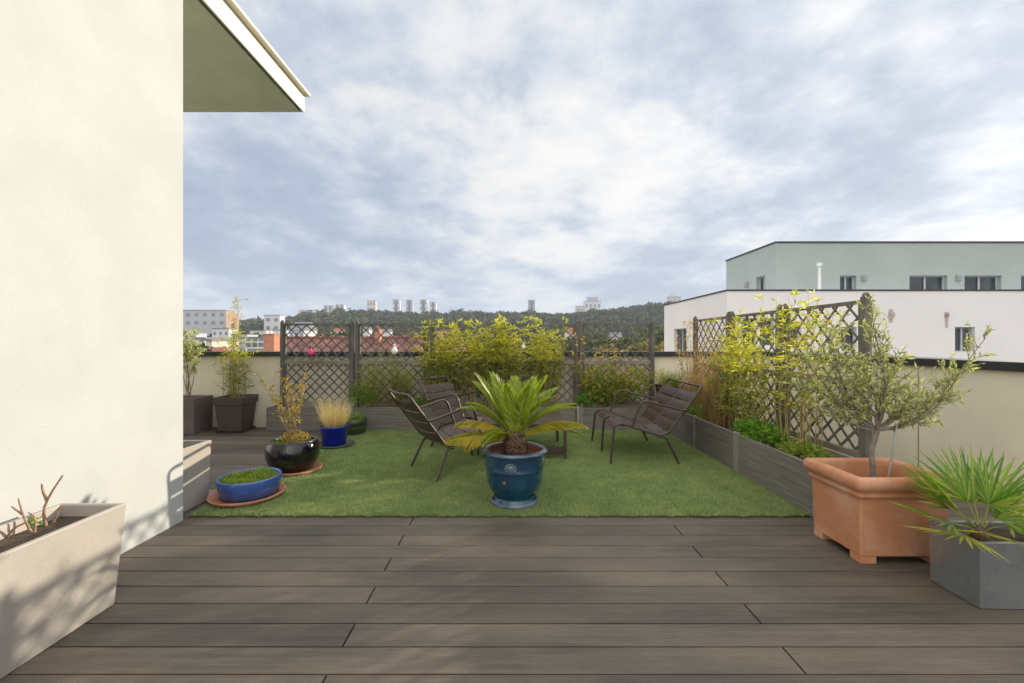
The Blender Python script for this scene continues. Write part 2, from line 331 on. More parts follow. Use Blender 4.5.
# ------------------------------------------------------------------ sky and sun
AZ = R(61); EL = R(14.2)
SUN = Vector((math.sin(AZ)*math.cos(EL), math.cos(AZ)*math.cos(EL), math.sin(EL)))
def build_world():
    w = bpy.data.worlds.new("World"); scene.world = w; w.use_nodes = True; nt = w.node_tree; nt.nodes.clear()
    out = N(nt, 'ShaderNodeOutputWorld'); tc = N(nt, 'ShaderNodeTexCoord')
    sky = N(nt, 'ShaderNodeTexSky', sky_type='NISHITA'); sky.sun_disc = False; sky.sun_elevation = EL; sky.sun_rotation = AZ
    sky.air_density = 1.0; sky.dust_density = 1.5
    bg1 = N(nt, 'ShaderNodeBackground'); bg1.inputs[1].default_value = .15; lk(nt, sky.outputs[0], bg1.inputs[0])
    sp = N(nt, 'ShaderNodeSeparateXYZ'); lk(nt, tc.outputs['Generated'], sp.inputs[0])
    def math_(op, a, b=None, c=None, clamp=False):
        n = N(nt, 'ShaderNodeMath', operation=op, use_clamp=clamp)
        for i, v in enumerate((a, b, c)):
            if v is None: continue
            if hasattr(v, 'is_output'): lk(nt, v, n.inputs[i])
            else: n.inputs[i].default_value = v
        return n.outputs[0]
    zc = math_('MAXIMUM', sp.outputs[2], 0.0)
    dz = math_('ADD', zc, .22)
    u = math_('DIVIDE', sp.outputs[0], dz); v = math_('DIVIDE', sp.outputs[1], dz)
    cb = N(nt, 'ShaderNodeCombineXYZ'); lk(nt, u, cb.inputs[0]); lk(nt, v, cb.inputs[1]); cb.inputs[2].default_value = 3.1
    def nz(scale, detail, rough, dist=0, w=0):
        a = N(nt, 'ShaderNodeTexNoise', noise_dimensions='4D'); a.inputs['Scale'].default_value = scale; a.inputs['Detail'].default_value = detail
        a.inputs['Roughness'].default_value = rough; a.inputs['Distortion'].default_value = dist; a.inputs['W'].default_value = w
        lk(nt, cb.outputs[0], a.inputs['Vector']); return a.outputs['Fac']
    big = nz(.8, 3, .5, .0, SKYW[0]); mid = nz(2.7, 8, .57, .15, SKYW[1]); fine = nz(9, 6, .6, .1, SKYW[2])
    s = math_('MULTIPLY_ADD', big, .72, math_('MULTIPLY_ADD', mid, .58, math_('MULTIPLY_ADD', fine, .22, -.03)))   # about .73 mean
    def lobe(px, py, p):      # direction of a thin opening in the cloud layer
        d = Vector(((px-CX)/F, 1, (CY-py)/F)).normalized()
        n = N(nt, 'ShaderNodeVectorMath', operation='DOT_PRODUCT'); lk(nt, tc.outputs['Generated'], n.inputs[0]); n.inputs[1].default_value = d
        return math_('POWER', math_('MAXIMUM', n.outputs['Value'], 0.0), p)
    s = math_('ADD', s, math_('MULTIPLY', math_('ADD', lobe(470,60,40), lobe(560,190,40)), .032))
    s = math_('ADD', s, math_('MULTIPLY', lobe(300,210,18), -.035))
    r = N(nt, 'ShaderNodeValToRGB'); lk(nt, s, r.inputs[0])
    setramp(r, [(.58, (.325,.390,.500)), (.68, (.385,.450,.560)), (.75, (.485,.545,.640)), (.82, (.645,.675,.715)), (.90, (.76,.755,.75))])
    # glow round the sun behind the cloud, brighter sky all round it
    dt = N(nt, 'ShaderNodeVectorMath', operation='DOT_PRODUCT'); lk(nt, tc.outputs['Generated'], dt.inputs[0]); dt.inputs[1].default_value = SUN
    dp = math_('MAXIMUM', dt.outputs['Value'], 0.0)
    g1 = math_('MULTIPLY', math_('POWER', dp, 2.4), .20); g2 = math_('MULTIPLY', math_('POWER', dp, 40.0), .38)
    gs = math_('ADD', g1, g2); gm = math_('MULTIPLY', gs, math_('MULTIPLY_ADD', s, 1.6, -.35))
    glow = N(nt, 'ShaderNodeVectorMath', operation='SCALE'); glow.inputs[0].default_value = (1,.94,.83); lk(nt, gm, glow.inputs[3])
    addv = N(nt, 'ShaderNodeVectorMath', operation='ADD'); lk(nt, r.outputs[0], addv.inputs[0]); lk(nt, glow.outputs[0], addv.inputs[1])
    # unseen sky behind the camera and overhead, extra brightness added as fill light
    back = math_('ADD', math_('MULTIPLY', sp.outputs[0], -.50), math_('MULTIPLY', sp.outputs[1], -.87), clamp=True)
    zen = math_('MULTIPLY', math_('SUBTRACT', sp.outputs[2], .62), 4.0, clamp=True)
    bs = math_('ADD', math_('MULTIPLY', back, BACK_FILL), math_('MULTIPLY', zen, ZEN_FILL))
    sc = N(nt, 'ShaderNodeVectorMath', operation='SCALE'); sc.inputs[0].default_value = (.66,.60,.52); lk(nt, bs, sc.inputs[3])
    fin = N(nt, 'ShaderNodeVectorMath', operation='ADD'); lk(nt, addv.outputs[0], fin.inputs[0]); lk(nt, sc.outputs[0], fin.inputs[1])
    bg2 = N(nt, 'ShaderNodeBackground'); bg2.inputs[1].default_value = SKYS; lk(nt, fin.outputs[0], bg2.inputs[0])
    # haze band low down
    hz = math_('POWER', math_('SUBTRACT', 1.0, zc), 8.0)
    mixh = N(nt, 'ShaderNodeMixShader'); bg3 = N(nt, 'ShaderNodeBackground'); bg3.inputs[0].default_value = (.47,.555,.68,1); bg3.inputs[1].default_value = SKYS
    gap = math_('MULTIPLY', math_('SUBTRACT', 1.0, math_('MULTIPLY_ADD', math_('ADD', math_('MULTIPLY', mid, .7), math_('MULTIPLY', big, .3)), 9.0, -2.75, clamp=True)), math_('MULTIPLY_ADD', math_('POWER', dp, 3.0), -1.3, .9, clamp=True))
    gap = math_('ADD', gap, math_('MULTIPLY', math_('ADD', lobe(497,92,900), lobe(530,130,1200)), math_('MULTIPLY_ADD', mid, -4.0, 2.35, clamp=True)), clamp=True)
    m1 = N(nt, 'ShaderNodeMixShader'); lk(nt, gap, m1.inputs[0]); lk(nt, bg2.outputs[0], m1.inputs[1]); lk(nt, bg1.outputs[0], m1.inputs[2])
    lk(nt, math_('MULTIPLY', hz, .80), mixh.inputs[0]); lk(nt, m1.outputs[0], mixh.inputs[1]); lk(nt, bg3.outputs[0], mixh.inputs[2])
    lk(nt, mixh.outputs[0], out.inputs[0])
SKYW = (31.0, 3.0, 9.0); BACK_FILL = 2.1; ZEN_FILL = 1.45; SKYS = .95
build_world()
sl = bpy.data.lights.new('sun', 'SUN'); sl.energy = 5.0; sl.angle = R(.6); sl.color = (1,.88,.70)
so = bpy.data.objects.new('sun', sl); COL.objects.link(so); so.rotation_euler = SUN.to_track_quat('Z','Y').to_euler(); so.location = (20,15,30)
vs = scene.view_settings; vs.view_transform = 'Standard'; vs.look = 'None'; vs.exposure = .3; vs.gamma = 1; vs.use_curve_mapping = False

# ------------------------------------------------------------------ setting: deck, turf
b = MB(); y = 1.6657-.15*38; k = -38
while y < 6.5:
    joints = ([-.71-7.43, -.71-3.715, -.71, -.71+3.715] if k % 2 else [1.147-7.43, 1.147-3.715, 1.147])
    xs = [-7.6]+joints+[3.8]
    xs = sorted(set([x for x in xs if -7.6 <= x <= 3.8]))
    for a, c in zip(xs[:-1], xs[1:]):
        x0, x1, y0, y1 = a+.0038, c-.0038, y+.0036, min(y+.15-.0036, 6.498)
        b.box(x0, x1, y0, y1, -.022, 0, .0018)
    y += .15; k += 1
tag(b.build('deck', M['deck']), kind='structure')
b = MB(); b.box(-7.6, 3.8, -4.1, 6.5, -.30, -.05); tag(b.build('terrace_slab', M['black_plastic']), kind='structure')
TX0, TX1, TY0, TY1 = -2.36, 2.205, 3.165, 6.2
b = MB(); b.box(TX0, TX1, TY0, TY1, .003, .012); tag(b.build('turf_ground', M['turf_base']), kind='structure')
def turf_blades(n):
    x = rng.uniform(TX0-.004, TX1, n); yy = TY0-.004+(TY1-TY0)*rng.uniform(0,1,n)**1.25; yy = np.where(yy < TY0+.012, yy-rng.uniform(0,.012,n)*(1+np.sin(x*23)+.6*np.sin(x*71)), yy)
    a = rng.uniform(0, 6.283, n); h = rng.uniform(.012,.027,n); ln = rng.uniform(0,.018,n); w = rng.uniform(.0018,.0034,n)
    la = rng.uniform(0,6.283,n)
    base = np.stack([x,yy,np.full(n,.010)],1); sd = np.stack([np.cos(a)*w,np.sin(a)*w,np.zeros(n)],1)
    tip = base+np.stack([np.cos(la)*ln,np.sin(la)*ln-.003,h],1)
    v = np.stack([base-sd, base+sd, tip],1).reshape(-1,3)
    me = bpy.data.meshes.new('artificial_turf'); me.vertices.add(3*n); me.vertices.foreach_set('co', v.ravel())
    me.loops.add(3*n); me.loops.foreach_set('vertex_index', np.arange(3*n, dtype=np.int32))
    me.polygons.add(n); me.polygons.foreach_set('loop_start', np.arange(0,3*n,3, dtype=np.int32)); me.polygons.foreach_set('loop_total', np.full(n,3,dtype=np.int32))
    me.materials.append(M['turf']); me.update(calc_edges=True)
    o = bpy.data.objects.new('artificial_turf', me); COL.objects.link(o)
    tag(o, 'short green artificial grass covering the back of the terrace', 'artificial grass', kind='stuff')
turf_blades(420000)

# ------------------------------------------------------------------ own building on the left
ow = thing('apartment_building', 'tall cream rendered house wall with a flat roof overhang, filling the left edge', 'building')
b = MB(); b.box(-7.5, -2.36, -4, 3.10, 0, 6.4); b.build('wall', M['render'], ow)
cz = 3.925
b = MB(); b.box(-7.5,-2.423,3.104,4.926,cz+.006,cz+.14); b.build('soffit', M['soffit'], ow)
b = MB(); b.box(-2.421,-2.392,3.104,4.926,cz+.022,cz+.14); b.build('drip_groove', M['dark_trim'], ow)
b = MB(); b.box(-2.390,-2.368,3.104,4.945,cz,cz+.175,.003); b.build('fascia', M['fascia'], ow)
b = MB(); b.box(-7.5,-2.392,4.928,4.942,cz+.001,cz+.175,.003); b.build('fascia', M['fascia'], ow)
b = MB(); b.box(-7.5,-2.40,3.104,4.90,cz+.178,cz+.20); b.build('roof', M['dark_trim'], ow)
b = MB(); b.box(-2.62,-2.315,3.104,4.985,cz+.202,cz+.232,.004); b.build('roof_edge', M['fascia'], ow)
b = MB(); b.box(-7.5,-2.622,4.72,4.985,cz+.202,cz+.232,.004); b.build('roof_edge', M['fascia'], ow)

# ------------------------------------------------------------------ parapets
pw = thing('parapet_wall', 'long low cream wall with dark metal coping behind the back trellis fence', 'wall', (0,6.5,0))
b = MB(); b.box(-9, 4.08, 0, .24, -15.9, 1.085); b.build('wall', M['parapet'], pw)
b = MB(); b.box(-9, 4.12, -.035, .28, 1.088, 1.140, .004); b.box(-9,4.12,-.04,-.036,1.07,1.13); b.build('coping', M['coping'], pw)
pr = thing('parapet_wall', 'cream parapet wall with dark coping along the right side behind the olive tree', 'wall', (3.8,0,0))
b = MB(); b.box(0, .26, -4, 6.496, -15.8, 1.065); b.build('wall', M['parapet'], pr)
b = MB()
for y0, y1 in ((-4,-.9),(-.896,1.6),(1.604,4.1),(4.104,6.455)): b.box(-.035, .30, y0, y1, 1.068, 1.136, .004)
b.build('coping', M['coping'], pr)
b = MB(); b.box(-.004,.0,4.0,4.006,.0,1.06); b.build('joint', M['trellis_rail'], pr)

# ------------------------------------------------------------------ raised beds
bb = thing('raised_bed', 'long low grey board planter bed running along the back wall', 'raised bed', (0,6.2,0))
b = MB()
for x0,x1 in ((-3.49,-2.43),(-2.42,-1.30),(-1.29,-.17),(-.16,.94),(1.05,2.20)):
    for z0,z1 in ((.004,.118),(.120,.232),(.234,.342)): b.box(x0,x1,0,.028,z0,z1,.003)
b.build('front_board', M['bedboard'], bb)
b = MB()
for z0,z1 in ((.004,.118),(.120,.232),(.234,.342)): b.box(-3.52,-3.493,0,.28,z0,z1,.003)
b.build('end_board', M['bedboard'], bb)
for x in (.955,1.005): 
    b = MB(); b.box(x,x+.042,-.012,.03,.0,.365,.005); b.build('post', M['bedpost'], bb)
b = MB(); b.box(-3.49,2.20,.03,.29,.05,.31); b.build('soil', M['soil'], bb)
rb = thing('raised_bed', 'grey board planter bed running towards the camera along the right side of the turf', 'raised bed', (2.215,0,0))
b = MB()
for y0,y1 in ((3.14,4.20),(4.205,5.20),(5.205,6.19)):
    for z0,z1 in ((.004,.130),(.132,.260),(.262,.385)): b.box(0,.028,y0,y1,z0,z1,.003)
b.build('front_board', M['bedboard'], rb)
b = MB()
for z0,z1 in ((.004,.130),(.132,.260),(.262,.385)): b.box(.0,.44,3.108,3.136,z0,z1,.003)
b.build('end_board', M['bedboard'], rb)
for yy in (5.16,4.175,4.215,3.10): 
    b = MB(); b.box(-.012,.022,yy,yy+.038,.0,.402,.005); b.build('post', M['bedpost'], rb)
b = MB(); b.box(.03,.44,3.14,6.48,.05,.345); b.build('soil', M['soil'], rb)

# ------------------------------------------------------------------ trellis panels
def lattice(mb, x0, x1, z0, z1, pitch, w, y0, th):
    for layer in (0, 1):
        ya = y0+layer*(th+.0006); s = 1 if layer == 0 else -1
        c = -4.0
        off = (z1-z0)
        lo = x0-(z1-z0)-pitch; hi = x1+(z1-z0)+pitch; t = lo
        while t < hi:
            # line x = t + s*(z-z0)
            pts = []
            za, zb = z0, z1
            xa = t; xb = t+s*(z1-z0)
            # clip in x
            def clip(xa,za,xb,zb):
                if xa > xb: xa,za,xb,zb = xb,zb,xa,za
                if xb <= x0 or xa >= x1: return None
                if xa < x0: za += (zb-za)*(x0-xa)/(xb-xa); xa = x0
                if xb > x1: zb = za+(zb-za)*(x1-xa)/(xb-xa); xb = x1
                return xa,za,xb,zb
            r = clip(xa,za,xb,zb)
            if r and (r[2]-r[0]) > .02:
                xa,za,xb,zb = r
                d = Vector((xb-xa,0,zb-za)).normalized(); n = Vector((-d.z,0,d.x))*(w/2)
                A = Vector((xa,0,za)); B = Vector((xb,0,zb))
                vs = [A+n,A-n,B-n,B+n]
                vs = [(v.x,ya,v.z) for v in vs]+[(v.x,ya+th,v.z) for v in vs]
                mb.add(vs, [(0,1,2,3),(7,6,5,4),(0,4,5,1),(1,5,6,2),(2,6,7,3),(3,7,4,0)])
            t += pitch
def trellis(x0w, x1w, label, loc, rz, ztop=1.56, zmid=.985, zbot=.38, posts=(1,1)):
    t = thing('trellis_panel', label, 'trellis', loc, rz, 'weathered wooden trellis panels')
    W = x1w-x0w
    pw = .048
    for i, xx in enumerate((0, W-pw)):
        if not posts[i]: continue
        b = MB(); b.box(xx, xx+pw, -.024, .024, .30, ztop+.025, .004)
        b.rings([[(xx+pw/2+math.cos(a*math.pi/4)*r, math.sin(a*math.pi/4)*r, z) for a in range(8)] for r,z in ((.022,ztop+.02),(.024,ztop+.035),(.017,ztop+.05),(.004,ztop+.055))], smooth=True, close_top=True)
        b.build('post', M['trellis'], t)
    a0, a1 = pw+.006, W-pw-.006
    b = MB()
    b.box(a0,a1,-.017,.017,ztop-.028,ztop); b.build('top_rail', M['trellis'], t)
    b = MB(); b.box(a0,a1,-.02,.02,zmid-.026,zmid+.026,.003); b.build('middle_rail', M['trellis_rail'], t)
    b = MB(); b.box(a0,a1,-.018,.018,zbot-.02,zbot+.03,.003); b.build('bottom_rail', M['trellis_rail'], t)
    for xx in (a0, a1-.022):
        b = MB(); b.box(xx,xx+.022,-.016,.016,zbot+.031,zmid-.027); b.box(xx,xx+.022,-.016,.016,zmid+.027,ztop-.029)
        b.build('stile', M['trellis'], t)
    b = MB(); lattice(b, a0+.022, a1-.022, zmid+.027, ztop-.029, .150, .017, -.008, .0065); b.build('upper_lattice', M['trellis'], t)
    b = MB(); lattice(b, a0+.022, a1-.022, zbot+.031, zmid-.027, .140, .020, -.008, .0065); b.build('lower_lattice', M['trellis'], t)
    return t
BY = 6.40
def bx(px): return PX(px, BY)
spans = [(281,354,'leftmost back trellis panel with the pink bulb hanging on it'),(355.5,428.5,'back trellis panel with the white bulb hanging in its middle'),
         (430,503,'back trellis panel half hidden behind the taller yellow bamboo on the left'),(504.5,578,'back trellis panel behind the right yellow bamboo and the cycad'),
         (579.5,654,'rightmost back trellis panel behind the green and orange shrub')]
for a,c,lab in spans: trellis(bx(a), bx(c), lab, (bx(a), BY, 0), 0)
RX = 2.60
ys = [(6.07,5.09,'side trellis panel farthest from the camera, behind the reddish dry grass'),(5.07,4.12,'middle side trellis panel, covered by green bamboo'),(4.09,3.12,'nearest side trellis panel, beside the olive tree')]
for ya,yb,lab in ys: trellis(0, ya-yb, lab, (RX, ya, 0), R(-90), ztop=1.595, zmid=.985, zbot=.44)

# ------------------------------------------------------------------ bulbs hanging on the trellis
def bulb(px, py, col, label, s=1.0, Y=6.345):
    t = thing('hanging_bulb', label, 'hanging bulb', (PX(px,Y), Y, PZ(py,Y)), 0, 'plastic bulbs hanging on the trellis')
    b = MB(); b.lathe([(0,-.075),(.030,-.07),(.052,-.045),(.058,-.015),(.05,.02),(.03,.05),(.022,.075)], n=20); o = b.build('bulb', col, t)
    b = MB(); b.lathe([(.023,.072),(.025,.08),(.025,.11),(.012,.12),(0,.12)], n=14); b.build('cap', M['cap_black'] if col==M['bulb_pink'] else M['bulb_white'], t)
    b = MB(); b.tube([(0,0,.118),(.004,0,.15),(.0,.03,.17)], .003, 5); b.build('hook', M['stake'], t)
    t.scale = (s,s,s); return t
bulb(310.5,352, M['bulb_pink'], 'pink bulb with a black cap hanging on the leftmost back trellis panel', .72)
bulb(394.5,350.5, M['bulb_white'], 'white bulb hanging on the second back trellis panel', .80)
bulb(523.5,346.5, M['bulb_white'], 'small white bulb hanging among the yellow bamboo leaves', .5, 6.15)

# ------------------------------------------------------------------ foliage generators
def rv(zlo=-1, zhi=1):
    a = U(0, 6.283); z = U(zlo, zhi); r = math.sqrt(max(0, 1-z*z)); return Vector((math.cos(a)*r, math.sin(a)*r, z))
def along(pts, t):
    f = t*(len(pts)-1); i = min(int(f), len(pts)-2); return pts[i].lerp(pts[i+1], f-i), (pts[i+1]-pts[i]).normalized()
def curve(a, bb, sag=0.0, wob=.0, n=7):
    a = Vector(a); bb = Vector(bb); d = bb-a; o = d.orthogonal().normalized()*wob*d.length
    o = Matrix.Rotation(U(0,6.28),3,d.normalized()) @ o
    return [a+d*(i/n)+Vector((0,0,1))*(sag*math.sin(math.pi*i/n))+o*math.sin(math.pi*i/n*1.5) for i in range(n+1)]
def bamboo(root, cx, cy, z0, rx, ry, h, canes, leafm, loc_leaf=.085, w=.013, hmin=.6, tw=7, nl=6, low=.25, cane_r=.0045, lean=.12, spread=.13, top_only=None):
    st = MB(); lf = MB(); lf2 = MB()
    for i in range(canes):
        x = cx+U(-rx,rx); yy = cy+U(-ry,ry); hh = h*U(hmin,1)
        tip = Vector((x+U(-lean,lean), yy+U(-lean,lean)*.6, z0+hh))
        pts = curve((x,yy,z0-.02), tip, 0, .03); st.tube(pts, [cane_r*(1-.75*k/7) for k in range(8)], 5)
        for j in range(tw):
            t = low+(1-low)*(j+U(0,1))/tw; p, d = along(pts, min(t,1))
            dd = (rv(-.2,.6)+Vector((0,0,.55))).normalized(); L = spread*U(.5,1.3)*(1.15-t*.5)
            tp = [p, p+dd*L*.6, p+dd*L+Vector((0,0,-.1*L))]
            st.tube(tp, [.0013,.001,.0007], 3, cap=False)
            for q in range(nl):
                pp, _ = along(tp, U(.25,1)); ld = (dd*.5+rv(-.75,.5)*.8+Vector((0,0,-.15))).normalized()
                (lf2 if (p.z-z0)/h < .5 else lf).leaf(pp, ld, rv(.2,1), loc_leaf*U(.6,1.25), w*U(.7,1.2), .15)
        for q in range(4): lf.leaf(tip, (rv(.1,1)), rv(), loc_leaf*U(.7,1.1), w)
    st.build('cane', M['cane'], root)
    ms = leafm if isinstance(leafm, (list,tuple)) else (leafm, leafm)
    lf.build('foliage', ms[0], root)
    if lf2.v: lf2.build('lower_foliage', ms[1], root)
def shrub(root, base, targets, leafm, L=.04, W=.015, twigs=10, nl=8, tl=.12, r0=.006, stemm=None, lo=.35, sag=0, wob=.05, up=.3):
    st = MB(); lf = MB()
    for tg in targets:
        bs = Vector(base)+Vector((U(-.03,.03),U(-.03,.03),0)); pts = curve(bs, tg, sag, wob)
        st.tube(pts, [r0*(1-.7*k/7) for k in range(8)], 6)
        for j in range(twigs):
            t = lo+(1-lo)*(j+U(0,1))/twigs; p, d = along(pts, min(t,1)); dd = (rv(-.5,.9)+d*.5+Vector((0,0,up))).normalized(); l = tl*U(.5,1.2)
            e = p+dd*l; st.tube([p,p.lerp(e,.5)+rv()*.01,e], [r0*.3,r0*.22,r0*.15], 3, cap=False)
            for q in range(nl):
                pp = p.lerp(e, U(.15,1)); lf.leaf(pp, (rv()+dd*.8).normalized(), rv(.0,1), L*U(.6,1.2), W*U(.7,1.2), .2, .5)
    st.build('branch', stemm or M['stem'], root); lf.build('foliage', leafm, root)
def ellipsoid_leaves(mb, c, r, n, L, W, shell=.3, flat=None):
    for i in range(n):
        d = rv(-.6 if flat is None else flat, 1); k = (U(shell,1))**.6
        p = Vector(c)+Vector((d.x*r[0],d.y*r[1],d.z*r[2]))*k
        mb.leaf(p, (d+rv()*1.0).normalized(), rv(0,1), L*U(.6,1.2), W*U(.7,1.2), .25, .5)

# ------------------------------------------------------------------ plants of the back bed
ZB = .31
def P(name, label, cat, x, yv, z, group=None): return thing(name, label, cat, (x,yv,z), 0, group)
t = P('feathery_shrub', 'feathery olive green shrub with brownish top behind the left armchair', 'shrub', -1.80, 6.29, ZB)
lf = MB(); st = MB()
for i in range(85):
    a = U(-1,1); tip = Vector((a*.52+U(-.08,.08), U(-.16,.08), (.93-.50*abs(a)**1.4)*U(.55,1)))
    pts = curve((a*.18,U(-.06,.06),0), tip, .03, .05); st.tube(pts, [.003*(1-.7*k/7) for k in range(8)], 4)
    for j in range(34):
        p, d = along(pts, U(.22,1)); lf.leaf(p, (rv(-.7,.4)+d*.7).normalized(), rv(), .085*U(.5,1.2), .008, .1)
st.build('branch', M['stem'], t); lf.build('foliage', Lm['mid'], t)
t = P('leafy_plant', 'low bright green clump at the foot of the feathery shrub, by the blue pot side', 'plant', -2.13, 6.26, ZB)
b = MB(); ellipsoid_leaves(b, (0,0,.10), (.26,.10,.20), 420, .06, .014, flat=-.2); b.build('foliage', Lm['lush'], t)
t = P('leafy_plant', 'small bright green clump behind the back of the left armchair', 'plant', -1.33, 6.26, ZB)
b = MB(); ellipsoid_leaves(b, (0,0,.04), (.15,.09,.13), 240, .05, .014, flat=-.2); b.build('foliage', Lm['lush'], t)
for lab, x0, w_, n_, h_ in (('tall yellow bamboo with brownish leaves, left of the two by the back fence', -.84, .42, 46, 1.30),('tall bright yellow green bamboo rising behind the cycad, right of the two', .19, .52, 60, 1.33)):
    t = P('bamboo_plant', lab, 'bamboo', x0, 6.28, ZB, 'bamboos in the back bed')
    bamboo(t, 0, 0, 0, w_, .07, h_, n_, (Lm['bamboo_y'], Lm['bamboo_g']), .085, .017, hmin=.66, tw=11, nl=8, low=.22, spread=.13)
t = P('young_sapling', 'thin young sapling with round yellow leaves in front of the back fence', 'sapling', .86, 6.26, ZB)
shrub(t, (0,0,0), [(.05,0,1.2),(-.12,.0,1.0),(.18,0,1.05)], Lm['ochre'], .055, .04, 5, 3, .09, .005, lo=.5)
t = P('autumn_shrub', 'bushy green shrub turning yellow and orange behind the brown bench', 'shrub', 1.45, 6.27, ZB)
shrub(t, (0,0,0), [(U(-.50,.55),U(-.12,.06),U(.25,.62)) for _ in range(34)], Lm['mid'], .085, .020, 8, 8, .12, .004, lo=.2)
b = MB()
for i in range(420):
    x = U(-.45,.55); top = .86 if -.22 < x < .12 else .62; b.leaf(Vector((x+U(-.03,.03),U(-.14,.05),U(.25,top))), rv(-.6,.5), rv(), .08*U(.6,1.2), .02)
b.build('yellowed_foliage', Lm['ochre'], t)
t = P('leafy_plant', 'low lush green leaves left of the autumn shrub beside the double post', 'plant', 1.07, 6.25, ZB)
b = MB(); ellipsoid_leaves(b, (0,0,.08), (.13,.09,.15), 240, .06, .018, flat=-.2); b.build('foliage', Lm['lush'], t)
t = P('leafy_plant', 'thin low greenery at the foot of the bamboo behind the cycad', 'plant', .15, 6.26, ZB)
b = MB(); ellipsoid_leaves(b, (0,0,.0), (.85,.08,.13), 320, .05, .012, flat=-.1); b.build('foliage', Lm['mid'], t)
t = P('square_pot', 'black plastic pot standing in the bed corner behind the bench back', 'pot', 2.33, 6.24, .33)
b = MB(); b.rings([[(sx*r,sy*r,z) for sx,sy in ((-1,-1),(1,-1),(1,1),(-1,1))] for r,z in ((.13,0),(.17,.29),(.18,.30),(.18,.33),(.165,.33),(.15,.28))], close_bot=True, close_top=True); b.build('pot', M['black_plastic'], t)
t = P('grass_clump', 'yellow green wispy grass growing in the black corner pot', 'grass plant', 2.33, 6.24, .62)
b = MB()
for i in range(420): b.blade(Vector((U(-.14,.14),U(-.12,.12),0)), Vector((U(-.55,.55),U(-.3,.3),1)), U(.15,.36), .006, U(.1,.45))
b.build('blades', Lm['mid'], t)
b = MB()
for i in range(60): b.leaf(Vector((-.25+U(-.12,.2),U(-.1,.1),U(-.02,.28))), rv(-.3,.6), rv(), .05, .018)
b.build('yellow_leaves', Lm['ochre'], t)
t = P('tall_flower_stem', 'thin upright stem with yellow flowers in front of the pale building', 'plant', 2.52, 6.25, .34)
shrub(t, (0,0,0), [(.03,0,1.26),(-.07,0,1.05)], Lm['ochre'], .04, .022, 16, 3, .05, .004, lo=.35)

# ------------------------------------------------------------------ plants of the right bed
t = P('dry_grass_clump', 'reddish brown dry ornamental grass in the far end of the side bed', 'grass plant', 2.43, 5.36, .345)
b = MB()
for i in range(850):
    yy = U(-.55,.50); hh = U(.40,.78) if U(0,1) < .82 else U(.8,1.2)
    b.blade(Vector((U(-.10,.10),yy,0)), Vector((U(-.10,.12),U(-.20,.20),1)), hh, .007, U(.0,.18), 4)
b.build('blades', Lm['dry_grass'], t)
b = MB()
for i in range(1700):
    b.leaf(Vector((U(-.16,.14),U(-.62,.58),.25+.97*U(0,1)**1.7)), rv(-.5,.9), rv(), .05*U(.5,1.2), .009)
b.build('seed_heads', Lm['dry_grass'], t)
t = P('bamboo_plant', 'green and yellow bamboo in the middle of the side bed', 'bamboo', 2.43, 4.62, .345, 'bamboos in the side bed')
bamboo(t, 0,0,0, .11,.40, 1.25, 32, (Lm['bamboo_y'],Lm['bamboo_g']), .09,.015, hmin=.6, tw=10, nl=8, low=.15, spread=.13)
t = P('bamboo_plant', 'bamboo with bright yellow tips standing between the olive tree and the middle bamboo', 'bamboo', 2.42, 3.72, .345, 'bamboos in the side bed')
bamboo(t, 0,0,0, .09,.36, 1.34, 26, (Lm['bamboo_y'],Lm['bamboo_g']), .075,.013, hmin=.72, tw=9, nl=6, low=.25, spread=.12)
t = P('leafy_plant', 'dark green broad leaved clump low in the side bed by its middle post', 'plant', 2.35, 4.05, .345)
b = MB(); ellipsoid_leaves(b, (0,0,.04), (.11,.42,.15), 420, .065, .04, flat=-.1); b.build('foliage', Lm['lush'], t)
t = P('leafy_plant', 'green leafy clump at the near end of the side bed next to the terracotta planter', 'plant', 2.36, 3.42, .345)
b = MB(); ellipsoid_leaves(b, (0,0,.02), (.11,.26,.12), 300, .06, .035, flat=-.1); b.build('foliage', Lm['mid'], t)
t = P('leafy_plant', 'bright green clump in the side bed under the bench back', 'plant', 2.33, 5.55, .345)
b = MB(); ellipsoid_leaves(b, (0,0,.03), (.10,.42,.14), 300, .05, .03, flat=-.1); b.build('foliage', Lm['lush'], t)

